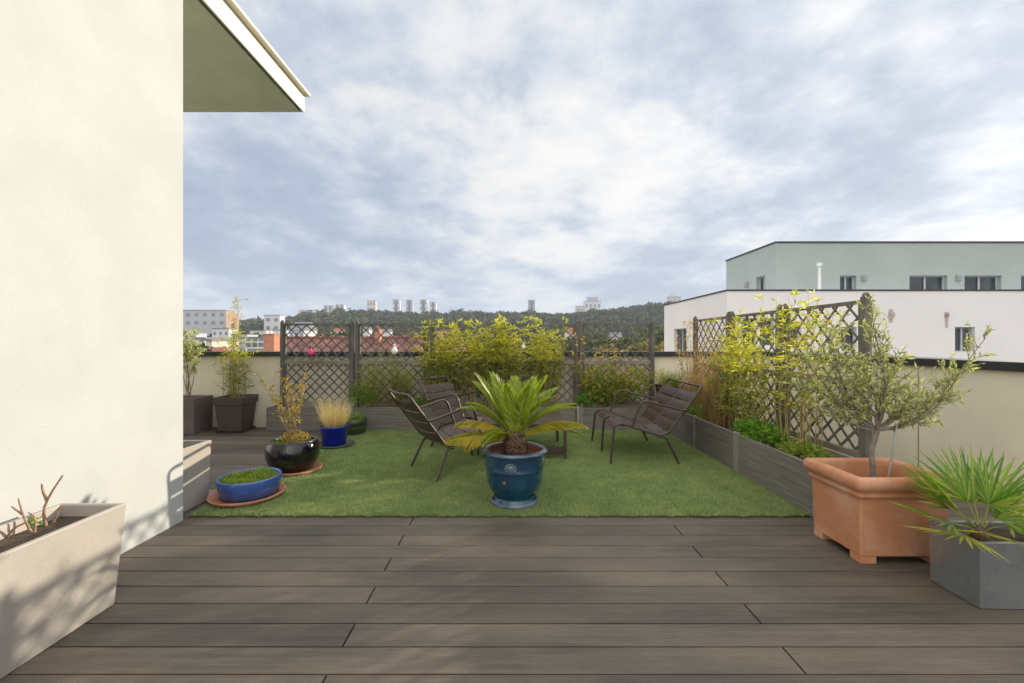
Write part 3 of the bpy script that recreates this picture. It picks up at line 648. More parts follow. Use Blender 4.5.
# ------------------------------------------------------------------ armchairs and bench
BACKP = [(-.245,.80),(-.155,.66),(-.065,.535),(.02,.425),(.10,.335)]
SEATP = [(.15,.305),(.25,.318),(.40,.357),(.53,.398),(.60,.415),(.648,.408),(.675,.375)]
def prof_pts():
    pts = fillet([(x,0,z) for x,z in [BACKP[0],(.095,.325),(.19,.298),(.60,.425),(.685,.36)]], .10, 8)
    dens = []; 
    for a, c in zip(pts[:-1], pts[1:]):
        n = max(1, int((c-a).length/.012))
        for i in range(n): dens.append(a.lerp(c, i/n))
    dens.append(pts[-1]); return dens
def make_chair(label, cat, width, bays, name):
    t = thing(name, label, cat)
    hw = width/2; pp = prof_pts()
    s = [0]
    for a, c in zip(pp[:-1], pp[1:]): s.append(s[-1]+(c-a).length)
    total = s[-1]
    def at(d):
        for i in range(len(s)-1):
            if s[i+1] >= d: return pp[i].lerp(pp[i+1], (d-s[i])/max(1e-6, s[i+1]-s[i]))
        return pp[-1]
    # slats
    start = .075; nsl = 9; gap = .013; end = total-.0; step = (end-start)/nsl
    edges = [(-hw+.014, hw-.014)] if bays == 1 else [(-hw+.014, -.014), (.014, hw-.014)]
    for k in range(nsl):
        for (y0, y1) in edges:
            a = start+k*step; c = a+step-gap; m = 7; ny = 8; b = MB()
            grid_t = []; grid_b = []
            for i in range(m):
                p = at(a+(c-a)*i/(m-1)); q = at(min(total, a+(c-a)*i/(m-1)+.004)); q0 = at(max(0, a+(c-a)*i/(m-1)-.004)); d = (q-q0).normalized(); nn = Vector((-d.z,0,d.x)) 
                if nn.z < 0: nn = -nn
                crown = .005*math.sin(math.pi*i/(m-1))
                for j in range(ny+1):
                    v = j/ny; yy = y0+(y1-y0)*v; dish = -.022*math.sin(math.pi*v) if bays == 1 else -.018*math.sin(math.pi*v)
                    if k >= nsl-1: dish *= .3
                    c0 = p+nn*(crown+dish)+Vector((0,yy,0)); grid_t.append(c0); grid_b.append(c0-nn*.0035)
            W = ny+1; nv = len(grid_t); fs = []
            for i in range(m-1):
                for j in range(ny):
                    q = i*W+j; fs.append((q,q+1,q+W+1,q+W)); fs.append((nv+q,nv+q+W,nv+q+W+1,nv+q+1))
            for j in range(ny): fs.append((j,nv+j,nv+j+1,j+1)); q=(m-1)*W+j; fs.append((q,q+1,nv+q+1,nv+q))
            for i in range(m-1): q=i*W; fs.append((q,q+W,nv+q+W,nv+q)); q=i*W+ny; fs.append((q,nv+q,nv+q+W,q+W))
            b.add(grid_t+grid_b, fs, False)
            b.build('back_slat' if k < 5 else 'seat_slat', M['chair'], t)
    # back frame: a U tube over the top
    bt = Vector((-.252,0,.808)); bl = Vector((.10,0,.330))
    b = MB(); pts = fillet([bl+Vector((0,-hw,0)), bt+Vector((0,-hw+.004,0)), bt+Vector((-.012,0,-.008)), bt+Vector((0,hw-.004,0)), bl+Vector((0,hw,0))], .055, 7); b.tube(pts, .0125, 10); b.build('back_frame', M['chair'], t)
    for sy in (-1, 1):
        b = MB(); o = Vector((0,sy*hw,0)); e = Vector((0,sy*.03,0))
        b.tube(fillet([Vector((.09,0,.335))+o, Vector((.19,0,.293))+o, Vector((.60,0,.425))+o, Vector((.672,0,.40))+o+e*.3, Vector((.716,0,0))+o+e], .07, 8), .0125, 10); b.build('front_leg', M['chair'], t)
        b = MB(); b.tube(fillet([Vector((.20,0,.285))+o, Vector((.135,0,.285))+o, Vector((0,0,0))+o+e], .05, 6), .0125, 10); b.build('rear_leg', M['chair'], t)
        b = MB(); oo = Vector((0,sy*(hw+.012),0))
        b.tube(fillet([Vector((-.085,0,.566))+o, Vector((-.04,0,.562))+oo, Vector((.385,0,.672))+oo, Vector((.485,0,.39))+o], .075, 9), .019, 10, flat=.62); b.build('armrest', M['chair'], t)
    if bays == 2:
        b = MB(); b.tube(fillet([bt+Vector((-.008,0,-.006)), Vector((.09,0,.335)), Vector((.19,0,.293)), Vector((.60,0,.425)), Vector((.672,0,.40)), Vector((.70,0,0))], .07, 8), .0125, 10); b.build('middle_rail', M['chair'], t)
    for q in ((.17,.284),(.58,.398)): b = MB(); b.tube([(q[0],-hw,q[1]),(q[0],hw,q[1])], .010, 8); b.build('cross_bar', M['chair'], t)
    return t
def place(o, x, y, rz): o.location = (x,y,.012); o.rotation_euler = (0,0,rz)
c1 = make_chair('brown slatted metal armchair nearest the camera, seen from behind beside the cycad pot', 'armchair', .54, 1, 'armchair')
c1['group'] = 'brown metal garden armchairs'
place(c1, -.843, 4.137, R(35))
def copy_tree(o):
    r = o.copy(); COL.objects.link(r)
    for ch in list(o.children):
        c = ch.copy(); COL.objects.link(c); c.parent = r
    return r
c2 = copy_tree(c1); c2['label'] = 'brown slatted metal armchair farther back, facing right, partly hidden by the nearer armchair'
place(c2, -.80, 5.46, R(-33))
bench = make_chair('wide two seat brown slatted metal bench with armrests, facing left on the turf', 'bench', .97, 2, 'garden_bench')
place(bench, 1.755, 4.975, R(180))
# low table
t = thing('low_table', 'low brown slatted metal table behind the blue cycad pot', 'table', (.16,5.06,.012))
for i in range(6):
    b = MB(); y0 = -.405+i*.136; b.box(-.46,.46,y0,y0+.128,.372,.388,.003); b.build('top_slat', M['chair'], t)
for q in ((-.455,.455,-.398,-.372),(-.455,.455,.372,.398),(-.458,-.44,-.371,.371),(.44,.458,-.371,.371)): b = MB(); b.box(*q,.338,.371); b.build('apron', M['chair'], t)
for sx in (-1,1):
    for sy in (-1,1):
        b = MB(); b.box(sx*.435-.016,sx*.435+.016,sy*.385-.016,sy*.385+.016,0,.337,.003); b.build('leg', M['chair'], t)
for sy in (-1,):
    b = MB(); b.box(-.418,.418,sy*.385-.008,sy*.385+.008,.045,.135,.002); b.build('lower_panel', M['chair'], t)

# ------------------------------------------------------------------ cycad and its urn
ux, uy = .033, 3.44
t = thing('glazed_urn', 'large dark blue glazed urn with a worn rim and a relief mask', 'pot', (ux,uy,.012))
b = MB(); b.lathe([(.0,0),(.176,0),(.182,.010),(.176,.026),(.156,.042),(.149,.056),(.156,.072),(.182,.098),(.206,.135),(.220,.18),(.226,.235),(.228,.272),(.2305,.277),(.2305,.286),(.2285,.291),(.231,.35),(.235,.395)], n=64); b.build('body', M['blue_urn'], t)
b = MB(); b.lathe([(.234,.395),(.254,.402),(.263,.413),(.261,.420),(.250,.426),(.236,.430),(.222,.427),(.215,.415)], n=64); b.build('rim', M['urn_rim'], t)
b = MB(); b.lathe([(.214,.42),(.205,.38),(.20,.34),(.0,.35)], n=48); b.build('inner_wall', M['urn_in'], t)
b = MB(); b.lathe([(.183,.002),(.193,.008),(.190,.022),(.176,.033)], n=64); b.build('foot_ring', M['urn_rim'], t)
def relief(parent, ang):
    b = MB(); c = Vector((math.cos(ang)*.2245, math.sin(ang)*.2245, .312)); nrm = Vector((math.cos(ang),math.sin(ang),0)); s = Vector((-nrm.y,nrm.x,0))
    def blob(u,v,ru,rvv,rn):
        cc = c+s*u+Vector((0,0,v)); rl=[]
        for k in range(5):
            th = k/4*math.pi/2; rr = math.cos(th); rl.append([cc+s*(ru*rr*math.cos(a))+Vector((0,0,rvv*rr*math.sin(a)))+nrm*(rn*math.sin(th)) for a in [q*math.pi/5 for q in range(10)]])
        b.rings(rl, smooth=True)
    blob(0,0,.036,.042,.012)
    for k in range(9):
        a = R(-20+k*27.5); blob(math.cos(a)*.037, math.sin(a)*.040+.004, .012,.012,.010)
    blob(0,-.004,.008,.016,.022); blob(-.014,.010,.008,.007,.018); blob(.014,.010,.008,.007,.018); blob(0,-.022,.014,.007,.020)
    b.build('relief_mask', M['urn_rim'], parent)
relief(t, R(-98)); relief(t, R(2)); relief(t, R(178))
b = MB()
for u, v, r_ in ((-.125,.215,.008),(-.108,.214,.011),(-.105,.225,.006)):
    ang = R(-98)+u*1.9-.0; c = Vector((math.cos(ang)*.2255, math.sin(ang)*.2255, v)); n_ = Vector((math.cos(ang),math.sin(ang),-.3)).normalized(); s_ = Vector((-math.sin(ang),math.cos(ang),0)); up_ = n_.cross(s_)
    b.add([c+n_*.0035+s_*(r_*math.cos(a)*U(.7,1.1))+up_*(r_*1.2*math.sin(a)*U(.7,1.1)) for a in [q*.785 for q in range(8)]], [tuple(range(8))])
b.build('glaze_chip', M['saucer_clay'], t)
t = thing('cycad_palm', 'stocky cycad with green and yellowing feather fronds growing in the blue urn', 'palm', (ux,uy,.36))
b = MB(); b.lathe([(.070,-.03),(.088,.02),(.092,.08),(.085,.14),(.065,.18),(.03,.205),(0,.21)], n=24, wob=.05)
for k in range(130):
    a = k*2.4; z = .0+.18*(k/130); r_ = .086 if z < .13 else .07; b.leaf(Vector((math.cos(a)*r_,math.sin(a)*r_,z)), Vector((math.cos(a),math.sin(a),.9)), Vector((-math.sin(a)*.1,math.cos(a)*.1,1)), .032, .026, .3)
b.build('trunk', M['palm_trunk'], t)
def frond(root, az, elev, L, droop, lw, lm, base=(0,0,.17), name='frond', hang=.20):
    b = MB(); rach = MB(); n = 40
    h = Vector((math.cos(az), math.sin(az), 0)); sd = Vector((-math.sin(az), math.cos(az), 0))
    pts = []; p = Vector(base)+h*.03; e = elev
    for i in range(n+1):
        pts.append(p.copy()); e = elev-droop*(i/n)**1.3; p = p+(h*math.cos(e)+Vector((0,0,1))*math.sin(e))*(L/n)
    rach.tube(pts[::4], [.006*(1-.8*k/(len(pts[::4])-1)) for k in range(len(pts[::4]))], 5, cap=False)
    for i in range(5, n+1):
        tt = i/n; d = (pts[min(i+1,n)]-pts[i-1]).normalized(); up = sd.cross(d).normalized()*-1
        if up.z < 0 and elev < 1.4: up = -up
        ll = lw*(math.sin(math.pi*min(1,(tt-.08)*1.02))**.45+.08)*(1.0-.35*max(0,tt-.6)/.4)
        for s_ in (-1, 1):
            for q in (0, .5):
                pp = pts[i-1].lerp(pts[i], q)
                ld = (sd*s_*(1.0-.5*tt)+d*(.50+.7*tt)+up*hang).normalized()
                ld = (ld+rv()*.06).normalized()
                b.leaf(pp, ld, up, ll*1.18*U(.9,1.08), .0125, .2, .3)
    o = b.build(name, lm, root); rach.build('midrib', Lm['palm_r'], o)
# (azimuth, elevation, length, droop, leaflet length, yellow)
fr = [(195,10,.46,.45,.11,1),(175,14,.50,.75,.10,1),(186,40,.44,1.1,.10,1),(165,48,.46,1.0,.11,0),(200,20,.38,1.25,.09,1),(150,62,.50,.55,.11,0),(130,72,.50,.45,.11,0),
      (90,74,.46,.5,.11,0),(60,66,.50,.5,.11,0),(35,55,.50,.6,.11,0),(15,44,.50,.75,.11,0),(0,34,.53,1.05,.11,1),(-15,50,.48,.9,.11,0),
      (-60,78,.42,.5,.10,0),(-110,80,.42,.5,.10,0),(-35,62,.44,.7,.11,0),(20,70,.48,.35,.11,0),(110,55,.45,.7,.10,0),(70,40,.42,.8,.10,0),(225,30,.30,1.35,.08,0),(160,66,.52,.35,.11,0),(185,60,.40,.9,.10,0),(5,18,.50,.8,.09,0)]
for az,el,L,dr,lw,yv in fr: frond(t, R(az), R(el), L*1.10, dr, lw, Lm['palm_y' if yv else 'palm'], hang=-.75 if yv else .2)

# ------------------------------------------------------------------ round pots on the left
def lathe_pot(name, label, cx, cy, prof, matl, rim=None, z=.012, group=None, cat='pot', inner=None, n=56):
    t = thing(name, label, cat, (cx,cy,z), 0, group); b = MB(); b.lathe(prof, n=n); b.build('body', matl, t)
    if rim: b = MB(); b.lathe(rim, n=n); b.build('rim', inner or matl, t)
    return t
def saucer(label, cx, cy, r, h, matl, z=.012):
    b = MB(); b.lathe([(0,0),(r*.90,0),(r*.97,h*.5),(r,h),(r*.975,h*1.08),(r*.95,h),(r*.90,h*.4),(0,h*.35)], n=56)
    o = b.build('plant_saucer', matl, None, (cx,cy,z)); tag(o, label, 'saucer'); return o
# wide blue bowl
saucer('wide terracotta saucer under the blue bowl of stonecrop, near the wall corner', -2.155, 3.53, .280, .033, M['saucer_clay'], .022)
lathe_pot('glazed_bowl', 'wide low cobalt blue bowl on a terracotta saucer', -2.15, 3.55, [(0,0),(.200,0),(.216,.01),(.232,.10),(.237,.138),(.234,.147),(.223,.149),(.214,.141),(.210,.11)], M['blue_bowl'], z=.038)
t = thing('stonecrop_plant', 'bright green stonecrop filling the low blue bowl', 'plant', (-2.15,3.55,.155))
b = MB(); b.lathe([(.216,-.03),(.210,-.005),(0,.01)], n=40); b.build('soil', M['soil'], t)
b = MB()
for i in range(2600):
    r_ = .206*math.sqrt(U(0,1)); a = U(0,6.28); x = r_*math.cos(a); yy = r_*math.sin(a); hgt = .030+.035*noise.noise(Vector((x*9,yy*9,0)))
    b.leaf(Vector((x,yy,U(-.005,max(.01,hgt)))), rv(-.2,1), rv(), .017, .009)
b.build('foliage', Lm['stonecrop'], t)
for i in range(9):
    b = MB(); a = U(0,6.28); r_ = U(.1,.20); p = Vector((r_*math.cos(a),r_*math.sin(a),0)); e = p+Vector((U(-.02,.02),U(-.02,.02),U(.05,.09))); b.tube([p,e], .001, 3)
    for q in range(5): b.leaf(e-Vector((0,0,U(0,.02))), rv(), rv(), .012,.008)
    b.build('sprig', Lm['stonecrop'], t)
# black bowl
saucer('terracotta saucer under the round black pot', -2.10, 4.25, .222, .035, M['saucer_clay'])
lathe_pot('round_glazed_pot', 'round bulging glossy black pot on a terracotta saucer', -2.16, 4.27, [(0,0),(.165,0),(.185,.012),(.225,.07),(.247,.14),(.248,.20),(.236,.25),(.222,.277)], M['black_pot'],
          [(.222,.276),(.224,.287),(.216,.293),(.200,.292),(.195,.275),(.198,.24)], z=.030, inner=M['black_rim'])
t = thing('twiggy_shrub', 'sparse upright shrub with small yellow russet leaves in the black pot', 'shrub', (-2.16,4.27,.28))
b = MB(); b.lathe([(.2,-.02),(.18,.0),(0,.01)], n=30); b.build('soil', M['soil'], t)
shrub(t, (0,0,0), [(-.30,-.04,.72),(-.27,.05,.55),(-.17,0,.78),(-.14,.1,.60),(-.03,.03,.64),(.10,.02,.70),(.13,-.04,.60),(.02,-.06,.48)], Lm['russet'], .034, .020, 15, 4, .045, .0045, lo=.30, wob=.04, up=.1)
b = MB(); ellipsoid_leaves(b, (.02,0,.02), (.15,.12,.10), 330, .032, .02, flat=-.05); b.build('low_foliage', Lm['russet'], t)
b = MB(); ellipsoid_leaves(b, (-.10,-.08,.005), (.09,.06,.03), 110, .025, .014, flat=0); b.build('green_shoots', Lm['lush'], t)
# small blue pot
saucer('dark slate grey saucer under the small royal blue pot', -2.15, 5.28, .225, .030, M['slate'])
lathe_pot('glazed_pot', 'small straight sided royal blue pot holding pale dry grass', -2.17, 5.30, [(0,0),(.130,0),(.138,.01),(.160,.20),(.167,.205),(.167,.228),(.160,.230),(.153,.215),(.145,.18)], M['blue_pot'], z=.032)
t = thing('feather_grass', 'pale straw coloured feather grass tuft in the small blue pot', 'grass plant', (-2.17,5.30,.23))
b = MB(); b.lathe([(.152,-.01),(0,.0)], n=24); b.build('soil', M['soil'], t)
b = MB()
for i in range(800):
    a = U(0,6.28); r_ = .085*math.sqrt(U(0,1)); k_ = U(0,1) < .5; dx = r_*math.cos(a)*.7+(-.05 if k_ else .055); dy = r_*math.sin(a); d = Vector((dx*2.6+U(-.20,.20), dy*2.6+U(-.2,.2), 1))
    b.blade(Vector((dx,dy,0)), d, U(.16,.50 if k_ else .44), .0045, U(0,.15) if U(0,1) < .9 else .7, 3)
b.build('plumes', Lm['straw'], t)
b = MB()
for i in range(160):
    a = U(0,6.28); r_ = .14*math.sqrt(U(0,1)); b.blade(Vector((r_*math.cos(a),r_*math.sin(a),0)), Vector((math.cos(a)*.5,math.sin(a)*.5,1)), U(.06,.13), .005, .2, 3)
b.build('green_blades', Lm['mid'], t)
# green tub
lathe_pot('glazed_tub', 'olive green ribbed tub standing behind the small blue pot', -2.19, 5.98, [(0,0),(.150,0),(.160,.02),(.172,.08),(.176,.085),(.174,.092),(.182,.16),(.187,.163),(.184,.17),(.186,.21),(.176,.215),(.170,.19)], M['green_pot'], z=.012)
t = thing('leafy_plant', 'low green plant spilling over the olive green tub', 'plant', (-2.19,5.98,.20))
b = MB(); b.lathe([(.17,-.01),(0,.01)], n=24); b.build('soil', M['soil'], t)
b = MB(); ellipsoid_leaves(b, (.02,0,.01), (.15,.12,.10), 420, .03, .014, flat=-.05); b.build('foliage', Lm['lush'], t)

# ------------------------------------------------------------------ square brown pot and bamboo by the left wall
def sq(b, r, z, rot=0, ry=None):
    ry = ry or r; return [(sx*r,sy*ry,z) for sx,sy in ((-1,-1),(1,-1),(1,1),(-1,1))]
t = thing('square_pot', 'large square brown pot with a wide rim against the cream parapet', 'pot', (-3.98,6.24,.0), R(2))
b = MB(); b.rings([sq(b,.155,.03),sq(b,.187,.40)], close_bot=True); b.build('body', M['brown_pot'], t)
b = MB(); b.rings([sq(b,.189,.395),sq(b,.202,.40),sq(b,.208,.50),sq(b,.203,.505),sq(b,.186,.505),sq(b,.18,.45)]); b.build('rim', M['brown_pot'], t)
b = MB(); b.rings([sq(b,.17,0),sq(b,.19,.035),sq(b,.184,.035),sq(b,.165,.015)], close_bot=True, close_top=True); b.build('tray', M['brown_pot'], t)
b = MB(); b.box(-.179,.179,-.179,.179,.40,.455); b.build('soil', M['soil'], t)
t = thing('bamboo_plant', 'thin yellow green bamboo growing in the square brown pot', 'bamboo', (-3.98,6.24,.45), 0)
bamboo(t, -.02, 0, 0, .13, .10, 1.02, 18, (Lm['bamboo_y'],Lm['bamboo_g']), .078, .012, hmin=.6, tw=9, nl=6, low=.08, spread=.15)
bamboo(t, -.02, 0, 0, .04, .05, 1.52, 5, (Lm['bamboo_y'],Lm['bamboo_g']), .065, .012, hmin=.9, tw=12, nl=3, low=.4, spread=.13, lean=.05)
# dark box with pale shrub behind the wall corner
def trough(name, label, x0, x1, y0, y1, h, tap, matl, rimw=.028, soilm=None, sd=.05):
    t = thing(name, label, 'planter', ((x0+x1)/2,(y0+y1)/2,0))
    hx, hy = (x1-x0)/2, (y1-y0)/2
    def rg(dx, dy, z): return [(-hx+dx,-hy+dy,z),(hx-dx,-hy+dy,z),(hx-dx,hy-dy,z),(-hx+dx,hy-dy,z)]
    b = MB(); b.rings([rg(tap,tap,.004),rg(0.004,.004,h-.006),rg(.007,.007,h),rg(rimw,rimw,h),rg(rimw+.004,rimw+.004,h-.006),rg(rimw+.02,rimw+.02,h-.16)], close_bot=True); b.build('box', matl, t)
    b = MB(); b.box(-hx+rimw+.01,hx-rimw-.01,-hy+rimw+.01,hy-rimw-.01,h-sd-.05,h-sd); b.build('soil', M['soil'], t)
    return t
trough('planter_box', 'dark brown grey planter box beside the square brown pot, cut off by the wall', -5.1,-4.40,5.98,6.38,.50,.015,M['dark_taupe'])
t = thing('variegated_shrub', 'shrub with pale cream green leaves rising at the wall corner', 'shrub', (-4.62,6.15,.44))
shrub(t, (0,0,0), [(-.10,0,.72),(.0,.05,.92),(.10,-.03,1.0),(.16,0,.82),(-.2,0,.95),(.14,.03,.68),(-.05,0,1.02)], Lm['pitto'], .055, .032, 12, 7, .09, .006, lo=.55)
# planter at corner and the near trough
trough('planter_box', 'short taupe planter box tucked behind the wall corner, striped by an armchair shadow', -3.5,-2.44,3.125,3.52,.485,.02,M['taupe'])
tr = trough('planter_trough', 'long taupe planter trough against the cream wall in the left foreground', -2.235,-1.905,-.3,2.14,.487,.035,M['taupe'],.024, sd=.055)
def stump(label, x, yv, chains, r):
    b = MB()
    for c in chains: b.tube(chaikin([Vector(p)*1.4 for p in c],1), [r*.85*(1-.45*k/(2*len(c)-2)) for k in range(2*len(c))], 7)
    o = b.build('pruned_stump', M['twig'], None, (x,yv,.43)); tag(o, label, 'bare twig', 'pruned stumps in the foreground trough'); return o
stump('tall pruned bare twig forking at its top, in the foreground trough', PX(46,2.0), 2.0, [[(0,0,0),(-.01,0,.05),(.01,0,.10),(.045,.01,.165)],[(.003,0,.085),(-.012,0,.12),(-.014,0,.14)]], .0085)
stump('short leaning bare stub beside the forked twig in the foreground trough', PX(56,2.02), 2.02, [[(-.012,0,0),(.005,0,.035),(.018,0,.065)]], .0075)
stump('crooked pruned twig with two arms, leftmost in the foreground trough', PX(22,1.93), 1.93, [[(.03,0,0),(.005,0,.05),(-.012,0,.11)],[(.0,0,.06),(-.035,.0,.085)],[(.04,0,0),(.045,0,.05),(.02,0,.065)]], .007)
stump('thin bare stick lying low at the left edge of the foreground trough', PX(8,1.86), 1.88, [[(-.02,0,0),(.0,0,.03),(.03,.01,.045)]], .008)
t = thing('seedling', 'tiny green seedling between the pruned twigs in the foreground trough', 'plant', (PX(33,1.98),1.98,.432))
b = MB()
for i in range(14): b.leaf(Vector((U(-.015,.015),U(-.015,.015),U(.0,.035))), rv(-.1,.8), rv(), .03, .02)
b.build('foliage', Lm['lush'], t)

# ------------------------------------------------------------------ terracotta planter and olive tree
t = thing('terracotta_planter', 'big rectangular terracotta planter with a thick rim and low feet', 'planter', (2.275,2.68,0))
def rr(hx, hy, z, r=.012):
    pts = []
    for sx,sy,a0 in ((1,-1,-90),(1,1,0),(-1,1,90),(-1,-1,180)):
        for k in range(4):
            a = R(a0+k*30); pts.append((sx*(hx-r)+r*math.cos(a), sy*(hy-r)+r*math.sin(a), z))
    return pts
b = MB(); b.rings([rr(.248,.192,.045),rr(.250,.194,.05),rr(.258,.202,.375),rr(.262,.206,.388)], close_bot=True, smooth=False); b.build('body', M['terracotta'], t)
for sx in (-1,1):
    for sy in (-1,1):
        b = MB(); hx, hy = .248, .192
        x0,x1 = sorted((sx*hx, sx*(hx-.09))); y0,y1 = sorted((sy*hy, sy*(hy-.08)))
        b.box(x0,x1,y0,y1,.0,.0445,.004)
        b.build('foot', M['terracotta'], t)
b = MB(); b.rings([rr(.262,.206,.386,.016),rr(.276,.220,.392,.018),rr(.277,.221,.405,.018),rr(.268,.212,.413,.018),rr(.272,.216,.425,.018),rr(.292,.236,.438,.022),rr(.297,.241,.462,.022),rr(.295,.239,.490,.022),rr(.284,.228,.504,.022),rr(.262,.206,.508,.02),rr(.246,.190,.502,.018),rr(.236,.180,.485,.018),rr(.231,.175,.36,.018)], smooth=True); b.build('rim', M['terracotta'], t)
b = MB(); b.box(-.228,.228,-.172,.172,.30,.37); b.build('soil', M['soil'], t)
t = thing('olive_tree', 'small olive tree with grey green leaves growing in the terracotta planter', 'tree', (2.27,2.70,.43))
tr_ = MB(); brn = MB(); lf = MB()
trunk = [Vector(p) for p in ((0,0,-.07),(.008,0,.08),(.0,.01,.16),(.015,0,.24),(.03,0,.30))]
tr_.tube(chaikin(trunk,1), [.020,.018,.017,.0165,.016,.016,.016,.016,.017,.017][:len(chaikin(trunk,1))], 10)
fork = Vector((.03,0,.30))
limbs = [((-.30,-.02,.42),0),((-.42,.05,.60),.02),((-.34,.0,.88),.02),((-.12,.06,.98),.0),((.0,-.05,1.10),0),((.08,.03,.95),0),((.14,.0,.78),0),((.26,.05,.62),-.02),((.45,.0,.58),-.03),((.60,-.02,.68),-.05),((.74,.0,.84),-.09),((.30,-.08,.42),0),((-.18,-.10,.62),0),((-.5,.0,.74),.03),((-.05,.12,.72),0),((.16,-.1,.5),0),((-.25,.1,.75),0)]
for e, sag in limbs:
    e = Vector(e); n_ = 8; pts = curve(fork, e, sag, .06, n_); brn.tube(pts, [.0085*(1-.8*k/n_) for k in range(n_+1)], 6)
    for j in range(17):
        tt = .25+.75*(j+U(0,1))/17; p, d = along(pts, min(1,tt)); dd = (rv(-.4,.8)+d*.7+Vector((0,0,.25))).normalized(); l = U(.06,.17)
        q = p+dd*l; brn.tube([p,p.lerp(q,.5)+rv()*.006,q], [.0022,.0017,.001], 4, cap=False)
        for k in range(13):
            pp = p.lerp(q, (k+1)/13); s_ = rv(); lf.leaf(pp, (dd*.7+s_*.8).normalized(), rv(0,1), U(.030,.055), .0115, .15, .5)
tr_.build('trunk', M['bark'], t); brn.build('branch', M['bark'], t); lf.build('crown', Lm['olive'], t)
b = MB(); b.tube([(2.325,2.66,.365),(2.375,2.64,.78)], .006, 8); tag(b.build('support_stake', M['stake']), 'thin galvanised metal stake standing beside the olive trunk', 'stake')

# ------------------------------------------------------------------ zinc planter with fan palm
t = thing('zinc_planter', 'square grey zinc planter at the right edge', 'planter', (2.54,2.185,.0), R(-1.5))
hx, hy = .285, .130
def rg(dx,dy,z): return [(-hx+dx,-hy+dy,z),(hx-dx,-hy+dy,z),(hx-dx,hy-dy,z),(-hx+dx,hy-dy,z)]
b = MB(); b.rings([rg(.006,.006,.004),rg(0,0,.320),rg(.001,.001,.324),rg(.014,.014,.324),rg(.016,.016,.318),rg(.02,.02,.22)], close_bot=True); b.build('box', M['zinc'], t)
b = MB(); b.box(-hx+.016,hx-.016,-hy+.016,hy-.016,.22,.285); b.build('soil', M['soil'], t)
t = thing('fan_palm', 'fan palm with spiky green leaves in the zinc planter', 'palm', (2.37,2.17,.285))
b = MB(); b.lathe([(.03,-.02),(.035,.02),(.028,.06),(.0,.08)], n=12, wob=.1); b.build('trunk', M['palm_trunk'], t)
def fan(az, el, pet, L, nseg=22, spread=200, tilt=0, lm='fan'):
    b = MB(); h = Vector((math.cos(az),math.sin(az),0)); d = h*math.cos(el)+Vector((0,0,1))*math.sin(el); sd = Vector((-math.sin(az),math.cos(az),0)); up = d.cross(sd)*-1
    if up.z < 0: up = -up
    base = Vector((0,0,.04)); hub = base+d*pet
    s_ = MB(); s_.tube([base, base.lerp(hub,.5)+Vector((0,0,.01)), hub], [.005,.004,.0035], 5, cap=False)
    for k in range(nseg):
        a = R(-spread/2+spread*k/(nseg-1)); ll = L*(.62+.38*math.cos(a*.75))*U(.93,1.05)
        ld = (d*math.cos(a)+sd*math.sin(a)+up*(.12*math.cos(a*2)+tilt)).normalized(); nn = (up+rv()*.1).normalized()
        wv = .0135; side = ld.cross(nn).normalized(); vs = []
        g = Vector((0,0,-1))
        for i,(tt,w) in enumerate(((0,.004),(.35,wv*.8),(.6,wv),(.85,wv*.45),(1.0,.001))):
            c = hub+ld*(ll*tt)+g*(.05*ll*tt*tt)
            vs += [c-side*w*.5+nn*w*.22, c, c+side*w*.5+nn*w*.22]
        fs = []
        for i in range(4): q=i*3; fs += [(q,q+1,q+4,q+3),(q+1,q+2,q+5,q+4)]
        b.add(vs, fs)
    o = b.build('frond', Lm[lm], t); s_.build('leaf_stalk', Lm['palm_r'], o)
fan(R(158),R(48),.13,.33,20,120); fan(R(105),R(70),.15,.30,20,150); fan(R(60),R(62),.15,.33,20,150); fan(R(20),R(50),.16,.34,20,150); fan(R(-30),R(58),.10,.26,18,160)
fan(R(200),R(4),.14,.26,13,120,lm='fan_y'); fan(R(175),R(16),.14,.28,14,110); fan(R(228),R(14),.06,.20,12,130,lm='fan_y'); fan(R(135),R(40),.14,.28,18,130); fan(R(0),R(72),.15,.26); fan(R(-60),R(34),.12,.22,14,150)
t = thing('leafy_weed', 'round leaved green weed at the foot of the fan palm', 'plant', (2.60,2.12,.285))
b = MB()
for i in range(26): b.leaf(Vector((U(-.05,.07),U(-.03,.05),U(.01,.09))), rv(-.2,.7), rv(.3,1), .06, .045)
b.build('foliage', Lm['lush'], t)

# ------------------------------------------------------------------ neighbour building
nb = thing('modern_building', 'flat roofed building with white lower floor and sage green top floor, right', 'building', (0,0,0))
def facade(mb, axis, fixed, a0, a1, z0, z1, openings, depth, sgn):
    # wall in plane axis=fixed, along a, with rectangular openings and reveals
    As = sorted({a0,a1,*[o[0] for o in openings],*[o[1] for o in openings]}); Zs = sorted({z0,z1,*[o[2] for o in openings],*[o[3] for o in openings]})
    P3 = (lambda a,z,d: (a, fixed+sgn*d, z)) if axis == 'y' else (lambda a,z,d: (fixed+sgn*d, a, z))
    for i in range(len(As)-1):
        for j in range(len(Zs)-1):
            ca, cz = (As[i]+As[i+1])/2, (Zs[j]+Zs[j+1])/2
            if any(o[0]<ca<o[1] and o[2]<cz<o[3] for o in openings): continue
            mb.add([P3(As[i],Zs[j],0),P3(As[i+1],Zs[j],0),P3(As[i+1],Zs[j+1],0),P3(As[i],Zs[j+1],0)], [(0,1,2,3)])
    for o in openings:
        c = [(o[0],o[2]),(o[1],o[2]),(o[1],o[3]),(o[0],o[3])]
        for k in range(4):
            p,q = c[k],c[(k+1)%4]; mb.add([P3(*p,0),P3(*q,0),P3(*q,depth),P3(*p,depth)], [(0,1,2,3)])
